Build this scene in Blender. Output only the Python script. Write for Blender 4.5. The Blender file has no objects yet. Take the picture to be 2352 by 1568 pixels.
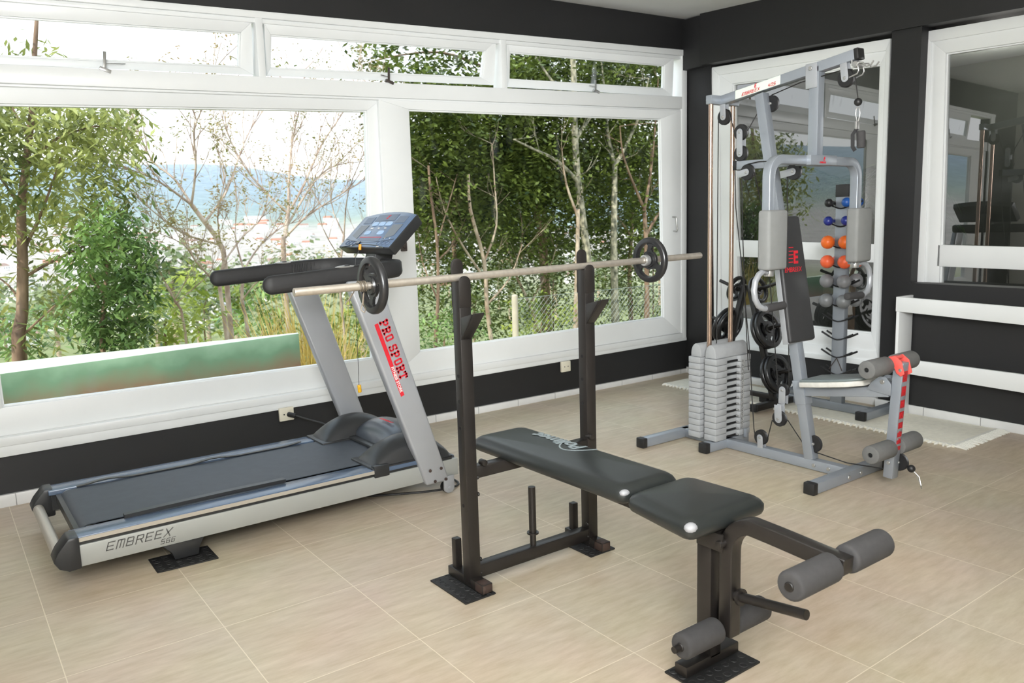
import bpy, bmesh, math, random
from mathutils import Vector, Matrix, Euler
RND = random.Random(7)
PI = math.pi
scene = bpy.context.scene
COL = scene.collection

# ------------------------------------------------------------------ camera
F_PX = 1829.79
CAM_LOC = Vector((-4.84108, -4.33393, 1.25498))
CAM_ROT = Euler((1.422653, 0.02953, -0.63506), 'XYZ')
cam_data = bpy.data.cameras.new('camera')
cam_data.sensor_width = 36.0
cam_data.lens = F_PX * 36.0 / 2352.0
cam_data.clip_start = 0.05
cam_data.clip_end = 9000
cam_data.dof.use_dof = True
cam_data.dof.focus_distance = 3.0
cam_data.dof.aperture_fstop = 5.6
cam = bpy.data.objects.new('camera', cam_data)
cam.location = CAM_LOC
cam.rotation_euler = CAM_ROT
COL.objects.link(cam)
scene.camera = cam
CAM_M = CAM_ROT.to_matrix()


def ray(px, py):
    return CAM_M @ Vector(((px - 1176) / F_PX, -(py - 784) / F_PX, -1.0))


def at(px, py, Y):
    """world point on the plane y = Y (survey of the photo)"""
    d = ray(px, py)
    return CAM_LOC + d * ((Y - CAM_LOC.y) / d.y)


def atx(px, py, X):
    d = ray(px, py)
    return CAM_LOC + d * ((X - CAM_LOC.x) / d.x)


# --------------------------------------------------------------- materials
def new_mat(name):
    m = bpy.data.materials.new(name)
    m.use_nodes = True
    nt = m.node_tree
    for n in list(nt.nodes):
        nt.nodes.remove(n)
    out = nt.nodes.new('ShaderNodeOutputMaterial')
    return m, nt, out


def N(nt, kind, **kw):
    n = nt.nodes.new(kind)
    for k, v in kw.items():
        if k.startswith('i_'):
            n.inputs[k[2:].replace('_', ' ')].default_value = v
        else:
            setattr(n, k, v)
    return n


def pbr(name, col, rough=0.5, metal=0.0, var=0.06, scale=6.0, spec=0.5, bump=0.0, bscale=200.0, coat=0.0):
    """principled surface with gentle procedural colour and roughness variation"""
    m, nt, out = new_mat(name)
    b = N(nt, 'ShaderNodeBsdfPrincipled')
    tc = N(nt, 'ShaderNodeNewGeometry')
    no = N(nt, 'ShaderNodeTexNoise')
    no.inputs['Scale'].default_value = scale
    no.inputs['Detail'].default_value = 4
    nt.links.new(tc.outputs['Position'], no.inputs['Vector'])
    r = N(nt, 'ShaderNodeValToRGB')
    c = col
    r.color_ramp.elements[0].position = 0.3
    r.color_ramp.elements[1].position = 0.7
    r.color_ramp.elements[0].color = (c[0] * (1 - var), c[1] * (1 - var), c[2] * (1 - var), 1)
    r.color_ramp.elements[1].color = (min(1, c[0] * (1 + var)), min(1, c[1] * (1 + var)), min(1, c[2] * (1 + var)), 1)
    nt.links.new(no.outputs['Fac'], r.inputs['Fac'])
    nt.links.new(r.outputs['Color'], b.inputs['Base Color'])
    b.inputs['Roughness'].default_value = rough
    b.inputs['Metallic'].default_value = metal
    b.inputs['Specular IOR Level'].default_value = spec
    if coat:
        b.inputs['Coat Weight'].default_value = coat
    if bump:
        n2 = N(nt, 'ShaderNodeTexNoise')
        n2.inputs['Scale'].default_value = bscale
        nt.links.new(tc.outputs['Position'], n2.inputs['Vector'])
        bp = N(nt, 'ShaderNodeBump')
        bp.inputs['Strength'].default_value = bump
        bp.inputs['Distance'].default_value = 0.002
        nt.links.new(n2.outputs['Fac'], bp.inputs['Height'])
        nt.links.new(bp.outputs['Normal'], b.inputs['Normal'])
    nt.links.new(b.outputs['BSDF'], out.inputs['Surface'])
    return m


def srgb(r, g, b):
    f = lambda c: c / 12.92 if c <= 0.04045 else ((c + 0.055) / 1.055) ** 2.4
    return (f(r / 255), f(g / 255), f(b / 255))


M = {}
M['black_wall'] = pbr('black_wall_paint', srgb(31, 31, 32), 0.55, var=0.05, scale=3, bump=0.03, bscale=60)
M['white_paint'] = pbr('white_gloss_paint', srgb(243, 245, 244), 0.35, var=0.015, scale=4)
M['white_wall'] = pbr('white_wall_paint', srgb(230, 228, 222), 0.8, var=0.02)
M['ceiling'] = pbr('ceiling_paint', srgb(246, 246, 245), 0.9, var=0.015)
M['silver'] = pbr('silver_powder_coat', srgb(172, 175, 179), 0.35, metal=0.35, var=0.02, scale=10)
M['silver_dark'] = pbr('grey_powder_coat', srgb(150, 156, 163), 0.35, metal=0.35, var=0.03, scale=10)
M['rail_grey'] = pbr('rail_aluminium_paint', srgb(166, 168, 163), 0.4, metal=0.15, var=0.02)
M['rail_blue'] = pbr('blue_grey_foot_rail_plastic', srgb(84, 100, 122), 0.22, var=0.04, scale=9, spec=0.7)
M['rail_edge'] = pbr('aluminium_strip', srgb(196, 190, 178), 0.4, metal=0.4, var=0.02)
M['belt'] = pbr('running_belt_rubber', srgb(58, 63, 70), 0.55, var=0.10, scale=25, bump=0.15, bscale=500)
M['black_plastic'] = pbr('black_moulded_plastic', srgb(40, 41, 42), 0.38, var=0.08, scale=20)
M['hood_plastic'] = pbr('hood_plastic', srgb(62, 68, 76), 0.28, var=0.06, scale=14, spec=0.7)
M['grip_black'] = pbr('matte_black_grip', srgb(34, 34, 35), 0.6, var=0.08, scale=40, bump=0.08, bscale=300)
M['console_blue'] = pbr('console_blue_panel', srgb(86, 108, 138), 0.3, var=0.04, scale=18, spec=0.6)
M['console_grey'] = pbr('console_grey_panel', srgb(68, 84, 108), 0.35, var=0.05, scale=18)
M['console_btn'] = pbr('console_button_pale', srgb(150, 182, 218), 0.3, var=0.04)
M['screen'] = pbr('console_dark_screen', srgb(8, 8, 9), 0.15, var=0.02)
M['text_grey'] = pbr('dark_grey_lettering', srgb(92, 92, 90), 0.5, var=0.02)
M['text_red'] = pbr('red_lettering', srgb(204, 34, 48), 0.5, var=0.03)
M['text_white'] = pbr('white_lettering', srgb(238, 236, 232), 0.5, var=0.01)
M['text_pale'] = pbr('pale_grey_lettering', srgb(132, 142, 144), 0.6, var=0.05)
M['red_plastic'] = pbr('red_plastic', srgb(232, 92, 84), 0.4, var=0.04)
M['red_decal'] = pbr('dark_red_decal', srgb(178, 34, 40), 0.45, var=0.05)
M['black_steel'] = pbr('black_painted_steel', srgb(30, 27, 25), 0.36, var=0.12, scale=16, spec=0.5)
M['rust_steel'] = pbr('worn_rusty_steel', srgb(58, 44, 38), 0.6, var=0.25, scale=40)
M['vinyl'] = pbr('black_vinyl', srgb(33, 36, 35), 0.34, var=0.06, scale=12, spec=0.55, bump=0.05, bscale=350)
M['vinyl_grey'] = pbr('charcoal_vinyl', srgb(50, 50, 51), 0.5, var=0.04, scale=12, bump=0.04, bscale=350)
M['vinyl_green'] = pbr('seat_top_vinyl', srgb(112, 122, 122), 0.35, var=0.05)
M['vinyl_white'] = pbr('white_vinyl_edge', srgb(208, 206, 198), 0.45, var=0.08, scale=30)
M['foam'] = pbr('grey_foam', srgb(104, 104, 102), 0.85, var=0.05, scale=60, bump=0.2, bscale=500)
M['foam_dark'] = pbr('dark_foam', srgb(58, 57, 57), 0.85, var=0.08, scale=60, bump=0.2, bscale=500)
M['foam_pad'] = pbr('grey_foam_pad', srgb(128, 129, 127), 0.8, var=0.03, scale=30, bump=0.1, bscale=400)
M['bar_steel'] = pbr('brushed_bar_steel', srgb(196, 188, 176), 0.32, metal=0.75, var=0.1, scale=60)
M['chrome'] = pbr('chromed_rod', srgb(190, 164, 146), 0.22, metal=0.85, var=0.08, scale=8)
M['zinc'] = pbr('zinc_plated_steel', srgb(180, 180, 178), 0.3, metal=0.7, var=0.08, scale=40)
M['spring'] = pbr('worn_spring_steel', srgb(122, 112, 98), 0.4, metal=0.5, var=0.2, scale=60)
M['plate_black'] = pbr('black_rubber_plate', srgb(30, 30, 31), 0.3, var=0.1, scale=24, spec=0.6)
M['stack_grey'] = pbr('grey_plastic_weight', srgb(158, 160, 161), 0.45, var=0.05, scale=30, bump=0.1, bscale=500)
M['cap_black'] = pbr('black_end_cap', srgb(30, 30, 31), 0.45, var=0.08)
M['cable'] = pbr('black_cable', srgb(34, 33, 32), 0.5)
M['db_black'] = pbr('black_vinyl_dumbbell', srgb(34, 34, 36), 0.35)
M['db_blue'] = pbr('blue_vinyl_dumbbell', srgb(28, 84, 162), 0.32)
M['db_navy'] = pbr('navy_vinyl_dumbbell', srgb(34, 46, 128), 0.32)
M['db_orange'] = pbr('orange_vinyl_dumbbell', srgb(246, 116, 44), 0.36)
M['db_coral'] = pbr('coral_vinyl_dumbbell', srgb(248, 108, 66), 0.36)
M['db_grey'] = pbr('grey_vinyl_dumbbell', srgb(128, 128, 130), 0.36)
M['db_grey2'] = pbr('mid_grey_vinyl_dumbbell', srgb(118, 120, 121), 0.38)
M['rubber_mat'] = pbr('black_studded_rubber', srgb(28, 28, 28), 0.6, var=0.1)
M['rug'] = pbr('cream_woven_cotton', srgb(248, 244, 228), 0.95, var=0.05, scale=40, bump=0.5, bscale=180)
M['rug_fringe'] = pbr('white_cotton_fringe', srgb(240, 238, 228), 0.95, var=0.03)
M['outlet'] = pbr('cream_outlet_plastic', srgb(232, 226, 206), 0.4, var=0.03)
M['tape'] = pbr('worn_grey_tape', srgb(150, 150, 152), 0.35, var=0.1, scale=60)
M['latch'] = pbr('dark_worn_latch', srgb(74, 66, 62), 0.5, metal=0.3, var=0.2, scale=50)
M['orange_clip'] = pbr('orange_clip_plastic', srgb(240, 160, 40), 0.4)
M['yellow_clip'] = pbr('yellow_clip_plastic', srgb(232, 178, 40), 0.4)
M['decal_pale'] = pbr('pale_decal', srgb(222, 232, 220), 0.45, var=0.02)
M['grout_dark'] = pbr('dark_joint', srgb(120, 118, 112), 0.8)
M['dark_hole'] = pbr('dark_hole', srgb(10, 10, 10), 0.8)


def floor_material():
    m, nt, out = new_mat('beige_floor_tiles')
    L = nt.links.new
    g = N(nt, 'ShaderNodeNewGeometry')
    sp = N(nt, 'ShaderNodeSeparateXYZ')
    L(g.outputs['Position'], sp.inputs[0])

    def math_(op, a, b=None):
        n = N(nt, 'ShaderNodeMath', operation=op)
        for i, v in enumerate((a, b)):
            if v is None:
                continue
            if isinstance(v, (int, float)):
                n.inputs[i].default_value = v
            else:
                L(v, n.inputs[i])
        return n.outputs[0]
    tx = math_('DIVIDE', math_('ADD', sp.outputs['X'], 5.0946), 0.45)
    ty = math_('DIVIDE', math_('ADD', sp.outputs['Y'], 0.8995), 0.469)
    fx = math_('FRACT', tx)
    fy = math_('FRACT', ty)
    dx = math_('MINIMUM', fx, math_('SUBTRACT', 1.0, fx))
    dy = math_('MINIMUM', fy, math_('SUBTRACT', 1.0, fy))
    dmin = math_('MINIMUM', dx, dy)
    gr = N(nt, 'ShaderNodeMapRange')
    gr.inputs['From Min'].default_value = 0.0018
    gr.inputs['From Max'].default_value = 0.0042
    gr.inputs['To Min'].default_value = 1.0
    gr.inputs['To Max'].default_value = 0.0
    L(dmin, gr.inputs['Value'])
    ix = math_('FLOOR', tx)
    iy = math_('FLOOR', ty)
    cb = N(nt, 'ShaderNodeCombineXYZ')
    L(ix, cb.inputs['X'])
    L(iy, cb.inputs['Y'])
    wn = N(nt, 'ShaderNodeTexWhiteNoise')
    L(cb.outputs[0], wn.inputs['Vector'])
    # streaky travertine grain along x, shifted per tile
    mp = N(nt, 'ShaderNodeMapping')
    mp.inputs['Scale'].default_value = (5.0, 22.0, 1.0)
    ad = N(nt, 'ShaderNodeVectorMath', operation='ADD')
    L(g.outputs['Position'], ad.inputs[0])
    L(wn.outputs['Color'], ad.inputs[1])
    L(ad.outputs[0], mp.inputs['Vector'])
    n1 = N(nt, 'ShaderNodeTexNoise')
    n1.inputs['Scale'].default_value = 1.6
    n1.inputs['Detail'].default_value = 7
    n1.inputs['Roughness'].default_value = 0.62
    L(mp.outputs[0], n1.inputs['Vector'])
    r = N(nt, 'ShaderNodeValToRGB')
    e = r.color_ramp.elements
    e[0].position = 0.28
    e[0].color = (*srgb(184, 168, 142), 1)
    e[1].position = 0.72
    e[1].color = (*srgb(210, 196, 174), 1)
    L(n1.outputs['Fac'], r.inputs['Fac'])
    n2 = N(nt, 'ShaderNodeTexNoise')
    n2.inputs['Scale'].default_value = 2.2
    n2.inputs['Detail'].default_value = 3
    L(g.outputs['Position'], n2.inputs['Vector'])
    mx0 = N(nt, 'ShaderNodeMix', data_type='RGBA', blend_type='MULTIPLY')
    mx0.inputs['Factor'].default_value = 0.16
    L(r.outputs['Color'], mx0.inputs['A'])
    L(n2.outputs['Color'], mx0.inputs['B'])
    hv = N(nt, 'ShaderNodeHueSaturation')
    mr = N(nt, 'ShaderNodeMapRange')
    mr.inputs['To Min'].default_value = 0.965
    mr.inputs['To Max'].default_value = 1.035
    L(wn.outputs['Value'], mr.inputs['Value'])
    L(mr.outputs[0], hv.inputs['Value'])
    L(mx0.outputs['Result'], hv.inputs['Color'])
    mx = N(nt, 'ShaderNodeMix', data_type='RGBA')
    L(gr.outputs[0], mx.inputs['Factor'])
    L(hv.outputs['Color'], mx.inputs['A'])
    mx.inputs['B'].default_value = (*srgb(222, 211, 190), 1)
    b = N(nt, 'ShaderNodeBsdfPrincipled')
    L(mx.outputs['Result'], b.inputs['Base Color'])
    rr = N(nt, 'ShaderNodeMapRange')
    rr.inputs['To Min'].default_value = 0.34
    rr.inputs['To Max'].default_value = 0.5
    L(n1.outputs['Fac'], rr.inputs['Value'])
    L(rr.outputs[0], b.inputs['Roughness'])
    b.inputs['Specular IOR Level'].default_value = 0.4
    L(b.outputs[0], out.inputs[0])
    return m


def glass_material(name, tint=(1, 1, 1), refl=1.0, smear=0.0, smear_seed=0.0, dim=1.0):
    """thin window glass: clear transmission with a fresnel reflection, plus cleaning smears"""
    m, nt, out = new_mat(name)
    L = nt.links.new
    tr = N(nt, 'ShaderNodeBsdfTransparent')
    tr.inputs['Color'].default_value = (tint[0] * dim, tint[1] * dim, tint[2] * dim, 1)
    gl = N(nt, 'ShaderNodeBsdfGlossy')
    gl.inputs['Roughness'].default_value = 0.0
    lw = N(nt, 'ShaderNodeLayerWeight')
    lw.inputs['Blend'].default_value = 0.5
    pw = N(nt, 'ShaderNodeMath', operation='POWER')
    L(lw.outputs['Facing'], pw.inputs[0])
    pw.inputs[1].default_value = 5.0
    ma = N(nt, 'ShaderNodeMath', operation='MULTIPLY_ADD')
    L(pw.outputs[0], ma.inputs[0])
    ma.inputs[1].default_value = 0.96
    ma.inputs[2].default_value = 0.04
    mu = N(nt, 'ShaderNodeMath', operation='MULTIPLY')
    mu.inputs[1].default_value = refl
    mu.use_clamp = True
    L(ma.outputs[0], mu.inputs[0])
    mix = N(nt, 'ShaderNodeMixShader')
    L(mu.outputs[0], mix.inputs[0])
    L(tr.outputs[0], mix.inputs[1])
    L(gl.outputs[0], mix.inputs[2])
    last = mix.outputs[0]
    if smear > 0:
        g = N(nt, 'ShaderNodeNewGeometry')
        mp = N(nt, 'ShaderNodeMapping')
        mp.inputs['Scale'].default_value = (9, 1, 3)
        mp.inputs['Location'].default_value = (smear_seed, 0, smear_seed * 0.7)
        L(g.outputs['Position'], mp.inputs[0])
        no = N(nt, 'ShaderNodeTexNoise')
        no.inputs['Scale'].default_value = 1.0
        no.inputs['Detail'].default_value = 2
        L(mp.outputs[0], no.inputs['Vector'])
        rp = N(nt, 'ShaderNodeMapRange')
        rp.inputs['From Min'].default_value = 0.60
        rp.inputs['From Max'].default_value = 0.74
        rp.inputs['To Max'].default_value = smear
        L(no.outputs['Fac'], rp.inputs['Value'])
        df = N(nt, 'ShaderNodeBsdfDiffuse')
        df.inputs['Color'].default_value = (0.75, 0.8, 0.84, 1)
        m2 = N(nt, 'ShaderNodeMixShader')
        L(rp.outputs[0], m2.inputs[0])
        L(last, m2.inputs[1])
        L(df.outputs[0], m2.inputs[2])
        last = m2.outputs[0]
    L(last, out.inputs[0])
    return m


def leaf_material(name, dark, light, scale=2.5, trans=0.35, seed=0.0):
    m, nt, out = new_mat(name)
    L = nt.links.new
    g = N(nt, 'ShaderNodeNewGeometry')
    no = N(nt, 'ShaderNodeTexNoise')
    no.inputs['Scale'].default_value = scale
    no.inputs['Detail'].default_value = 3
    mp = N(nt, 'ShaderNodeMapping')
    mp.inputs['Location'].default_value = (seed, seed, seed)
    L(g.outputs['Position'], mp.inputs[0])
    L(mp.outputs[0], no.inputs['Vector'])
    r = N(nt, 'ShaderNodeValToRGB')
    r.color_ramp.elements[0].position = 0.32
    r.color_ramp.elements[1].position = 0.68
    r.color_ramp.elements[0].color = (*dark, 1)
    r.color_ramp.elements[1].color = (*light, 1)
    L(no.outputs['Fac'], r.inputs['Fac'])
    b = N(nt, 'ShaderNodeBsdfPrincipled')
    b.inputs['Roughness'].default_value = 0.4
    L(r.outputs[0], b.inputs['Base Color'])
    t = N(nt, 'ShaderNodeBsdfTranslucent')
    L(r.outputs[0], t.inputs['Color'])
    mx = N(nt, 'ShaderNodeMixShader')
    mx.inputs[0].default_value = trans
    L(b.outputs[0], mx.inputs[1])
    L(t.outputs[0], mx.inputs[2])
    L(mx.outputs[0], out.inputs[0])
    return m


def bark_material(name, a, b_, scale=(6, 6, 2)):
    m, nt, out = new_mat(name)
    L = nt.links.new
    g = N(nt, 'ShaderNodeNewGeometry')
    mp = N(nt, 'ShaderNodeMapping')
    mp.inputs['Scale'].default_value = scale
    L(g.outputs['Position'], mp.inputs[0])
    no = N(nt, 'ShaderNodeTexNoise')
    no.inputs['Scale'].default_value = 2.0
    no.inputs['Detail'].default_value = 5
    L(mp.outputs[0], no.inputs['Vector'])
    r = N(nt, 'ShaderNodeValToRGB')
    r.color_ramp.elements[0].position = 0.35
    r.color_ramp.elements[1].position = 0.65
    r.color_ramp.elements[0].color = (*a, 1)
    r.color_ramp.elements[1].color = (*b_, 1)
    L(no.outputs['Fac'], r.inputs['Fac'])
    b = N(nt, 'ShaderNodeBsdfPrincipled')
    b.inputs['Roughness'].default_value = 0.85
    L(r.outputs[0], b.inputs['Base Color'])
    L(b.outputs[0], out.inputs[0])
    return m


M['floor'] = floor_material()
M['glass'] = glass_material('window_glass', (0.98, 1.0, 0.995), 0.15, 0.06, 1.3)
M['glass_smear'] = glass_material('smeared_transom_glass', (0.97, 0.995, 1.0), 0.15, 0.42, 5.0)
M['glass_dark'] = glass_material('reflective_side_glass', (0.72, 0.76, 0.74), 6.0, 0.05, 2.2)


# ------------------------------------------------------------ mesh builder
class MB:
    def __init__(s):
        s.v = []
        s.f = []
        s.m = []
        s.mi = 0

    def _add(s, vs, fs):
        o = len(s.v)
        s.v += [Vector(p) for p in vs]
        for f in fs:
            s.f.append(tuple(o + i for i in f))
            s.m.append(s.mi)
        return s

    def hexa(s, p):
        """eight corners: bottom loop 0-3, top loop 4-7"""
        return s._add(p, [(3, 2, 1, 0), (4, 5, 6, 7), (0, 1, 5, 4), (1, 2, 6, 5), (2, 3, 7, 6), (3, 0, 4, 7)])

    def box(s, lo, hi, mat=None):
        x0, y0, z0 = lo
        x1, y1, z1 = hi
        p = [Vector(q) for q in ((x0, y0, z0), (x1, y0, z0), (x1, y1, z0), (x0, y1, z0), (x0, y0, z1), (x1, y0, z1), (x1, y1, z1), (x0, y1, z1))]
        if mat is not None:
            p = [mat @ q for q in p]
        return s.hexa(p)

    def bar(s, p0, p1, w, h, up=(0, 0, 1)):
        """rectangular tube from p0 to p1, w across, h along up"""
        p0, p1 = Vector(p0), Vector(p1)
        d = (p1 - p0).normalized()
        side = d.cross(Vector(up)).normalized()
        u = side.cross(d).normalized()
        c = [(-w / 2, -h / 2), (w / 2, -h / 2), (w / 2, h / 2), (-w / 2, h / 2)]
        vs = [p0 + side * a + u * b for a, b in c] + [p1 + side * a + u * b for a, b in c]
        return s._add(vs, [(3, 2, 1, 0), (4, 5, 6, 7), (0, 1, 5, 4), (1, 2, 6, 5), (2, 3, 7, 6), (3, 0, 4, 7)])

    def sweep(s, path, prof, up=(0, 0, 1), closed=False, cap=True):
        """profile of (side, up) offsets along a path"""
        path = [Vector(p) for p in path]
        n = len(path)
        k = len(prof)
        up = Vector(up)
        vs = []
        for i, p in enumerate(path):
            if closed:
                d = path[(i + 1) % n] - path[i - 1]
            else:
                d = path[min(i + 1, n - 1)] - path[max(i - 1, 0)]
            d.normalize()
            side = d.cross(up)
            if side.length < 1e-5:
                side = d.cross(Vector((1, 0, 0)))
            side.normalize()
            u = side.cross(d).normalized()
            if not closed and 0 < i < n - 1:
                a = (path[i] - path[i - 1]).normalized()
                b = (path[i + 1] - path[i]).normalized()
                cs = max(0.5, math.cos(a.angle(b) / 2))
            else:
                cs = 1.0
            vs += [p + side * a_ / (cs if abs(a_) > 0 and abs((path[min(i + 1, n - 1)] - path[max(i - 1, 0)]).normalized().dot(up)) < .02 and False else 1) + u * b_ for a_, b_ in prof]
        fs = []
        for i in range(n if closed else n - 1):
            j = (i + 1) % n
            for q in range(k):
                r = (q + 1) % k
                fs.append((i * k + q, i * k + r, j * k + r, j * k + q))
        if cap and not closed:
            fs.append(tuple(reversed(range(k))))
            fs.append(tuple((n - 1) * k + q for q in range(k)))
        return s._add(vs, fs)

    def tube(s, path, r, n=10, closed=False, cap=True):
        path = [Vector(p) for p in path]
        m = len(path)
        rs = r if isinstance(r, (list, tuple)) else [r] * m
        # parallel transport frame
        t0 = (path[1] - path[0]).normalized()
        ref = Vector((0, 0, 1)) if abs(t0.z) < 0.9 else Vector((1, 0, 0))
        u = t0.cross(ref).normalized()
        vs = []
        prev = t0
        for i in range(m):
            if closed:
                t = (path[(i + 1) % m] - path[i - 1]).normalized()
            else:
                t = (path[min(i + 1, m - 1)] - path[max(i - 1, 0)]).normalized()
            q = prev.rotation_difference(t)
            u = (q @ u)
            u = (u - t * u.dot(t)).normalized()
            prev = t
            w = t.cross(u)
            for a in range(n):
                an = 2 * PI * a / n
                vs.append(path[i] + (u * math.cos(an) + w * math.sin(an)) * rs[i])
        fs = []
        for i in range(m if closed else m - 1):
            j = (i + 1) % m
            for a in range(n):
                b = (a + 1) % n
                fs.append((i * n + a, i * n + b, j * n + b, j * n + a))
        if cap and not closed:
            fs.append(tuple(reversed(range(n))))
            fs.append(tuple((m - 1) * n + a for a in range(n)))
        return s._add(vs, fs)

    def cyl(s, p0, p1, r, n=20):
        return s.tube([p0, p1], r, n)

    def capsule(s, p0, p1, r, n=20, round_=0.3):
        """cylinder with rounded edges"""
        p0, p1 = Vector(p0), Vector(p1)
        d = (p1 - p0).normalized()
        k = r * round_
        pts, rs = [], []
        for i in range(5):
            a = PI / 2 * i / 4
            pts.append(p0 + d * (k - k * math.sin(a)) if False else p0 + d * (k * (1 - math.cos(a))))
            rs.append(r - k + k * math.sin(a))
        q, qs = [], []
        for i in range(5):
            a = PI / 2 * i / 4
            q.append(p1 - d * (k * (1 - math.cos(a))))
            qs.append(r - k + k * math.sin(a))
        return s.tube(pts + q[::-1], rs + qs[::-1], n)

    def sphere(s, c, r, n=20, m=12):
        c = Vector(c)
        vs = [c + Vector((0, 0, r))]
        for i in range(1, m):
            a = PI * i / m
            for j in range(n):
                b = 2 * PI * j / n
                vs.append(c + Vector((math.sin(a) * math.cos(b), math.sin(a) * math.sin(b), math.cos(a))) * r)
        vs.append(c - Vector((0, 0, r)))
        fs = [(0, 1 + j, 1 + (j + 1) % n) for j in range(n)]
        for i in range(m - 2):
            for j in range(n):
                a = 1 + i * n + j
                b = 1 + i * n + (j + 1) % n
                fs.append((a, a + n, b + n, b))
        e = len(vs) - 1
        o = 1 + (m - 2) * n
        fs += [(o + j, e, o + (j + 1) % n) for j in range(n)]
        return s._add(vs, fs)

    def lathe(s, prof, c, axis='x', n=32):
        """closed profile of (axial, radius) revolved about an axis through c"""
        c = Vector(c)
        vs = []
        for j in range(n):
            a = 2 * PI * j / n
            for h, r in prof:
                if axis == 'x':
                    vs.append(c + Vector((h, r * math.cos(a), r * math.sin(a))))
                elif axis == 'y':
                    vs.append(c + Vector((r * math.sin(a), h, r * math.cos(a))))
                else:
                    vs.append(c + Vector((r * math.cos(a), r * math.sin(a), h)))
        k = len(prof)
        fs = []
        for j in range(n):
            q = (j + 1) % n
            for i in range(k):
                r_ = (i + 1) % k
                fs.append((j * k + i, q * k + i, q * k + r_, j * k + r_))
        return s._add(vs, fs)

    def prism(s, poly, a, b, axis='y'):
        """polygon extruded along an axis: poly in the two other axes (x,z) (y,z) or (x,y)"""
        def P(u, w, t):
            return (u, t, w) if axis == 'y' else ((t, u, w) if axis == 'x' else (u, w, t))
        k = len(poly)
        vs = [P(u, w, a) for u, w in poly] + [P(u, w, b) for u, w in poly]
        fs = [tuple(range(k)), tuple(reversed(range(k, 2 * k)))]
        for i in range(k):
            j = (i + 1) % k
            fs.append((i, k + i, k + j, j))
        return s._add(vs, fs)

    def quad(s, a, b, c, d):
        return s._add([a, b, c, d], [(0, 1, 2, 3)])


def origin(parent):
    o = Vector((0, 0, 0))
    while parent is not None:
        o += Vector(parent.location)
        parent = parent.parent
    return o


def finish(me, smooth=35, bevel=0.0, segs=2, fix=True):
    bm = bmesh.new()
    bm.from_mesh(me)
    if fix:
        bmesh.ops.recalc_face_normals(bm, faces=bm.faces[:])
    if bevel > 0:
        es = [e for e in bm.edges if len(e.link_faces) == 2 and e.calc_face_angle(0) > math.radians(40)]
        bmesh.ops.bevel(bm, geom=es, offset=bevel, segments=segs, profile=0.5, affect='EDGES', clamp_overlap=True)
    bm.to_mesh(me)
    bm.free()
    if smooth:
        for p in me.polygons:
            p.use_smooth = True
        me.set_sharp_from_angle(angle=math.radians(smooth))


def obj(name, mb, mats, parent=None, bevel=0.0, segs=2, smooth=35, label=None, fix=True):
    me = bpy.data.meshes.new(name)
    off = origin(parent)
    me.from_pydata([tuple(p - off) for p in mb.v], [], mb.f)
    if not isinstance(mats, (list, tuple)):
        mats = [mats]
    for mm in mats:
        me.materials.append(mm)
    if any(mb.m):
        me.polygons.foreach_set('material_index', mb.m)
    me.update()
    finish(me, smooth, bevel, segs, fix)
    o = bpy.data.objects.new(name, me)
    COL.objects.link(o)
    if parent is not None:
        o.parent = parent
    if label:
        o['label'] = label
    return o


def tag(o, label, cat, group=None, kind=None):
    o['label'] = label
    o['category'] = cat
    if group:
        o['group'] = group
    if kind:
        o['kind'] = kind
    return o


def thing(name, loc, label, cat, group=None):
    o = bpy.data.objects.new(name, None)
    o.empty_display_size = 0.1
    o.location = loc
    COL.objects.link(o)
    return tag(o, label, cat, group)


def struct(name, mb, mats, parent=None, **kw):
    o = obj(name, mb, mats, parent, **kw)
    if parent is None:
        o['kind'] = 'structure'
    return o


def dup(o, loc=None, label=None, group=None, rot=None):
    def cp(a, par):
        c = a.copy()
        COL.objects.link(c)
        c.parent = par
        for ch in a.children:
            cp(ch, c)
        return c
    r = cp(o, None)
    if loc is not None:
        r.location = loc
    if rot is not None:
        r.rotation_euler = rot
    if label:
        r['label'] = label
    if group:
        r['group'] = group
    return r


def lettering(name, text, size, mtx, mat, parent, shear=0.0, bold=0.0, space=1.0, extrude=0.0006, align='LEFT', sx=1.0, label=None):
    cu = bpy.data.curves.new(name, 'FONT')
    cu.body = text
    cu.size = size
    cu.shear = shear
    cu.offset = bold
    cu.space_character = space
    cu.extrude = extrude
    cu.align_x = align
    cu.resolution_u = 3
    t = bpy.data.objects.new(name + '_tmp', cu)
    COL.objects.link(t)
    bpy.context.view_layer.update()
    dg = bpy.context.evaluated_depsgraph_get()
    me = bpy.data.meshes.new_from_object(t.evaluated_get(dg))
    bpy.data.objects.remove(t)
    me.name = name
    me.transform(Matrix.Diagonal((sx, 1, 1, 1)))
    me.transform(mtx)
    me.transform(Matrix.Translation(-origin(parent)))
    me.materials.clear()
    me.materials.append(mat)
    o = bpy.data.objects.new(name, me)
    COL.objects.link(o)
    o.parent = parent
    if label:
        o['label'] = label
    return o


def frame(o, xdir, ydir):
    """matrix: text x along xdir, text y along ydir, from o"""
    x = Vector(xdir).normalized()
    y = Vector(ydir)
    y = (y - x * y.dot(x)).normalized()
    z = x.cross(y)
    m = Matrix((x, y, z)).transposed().to_4x4()
    m.translation = Vector(o)
    return m


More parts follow.
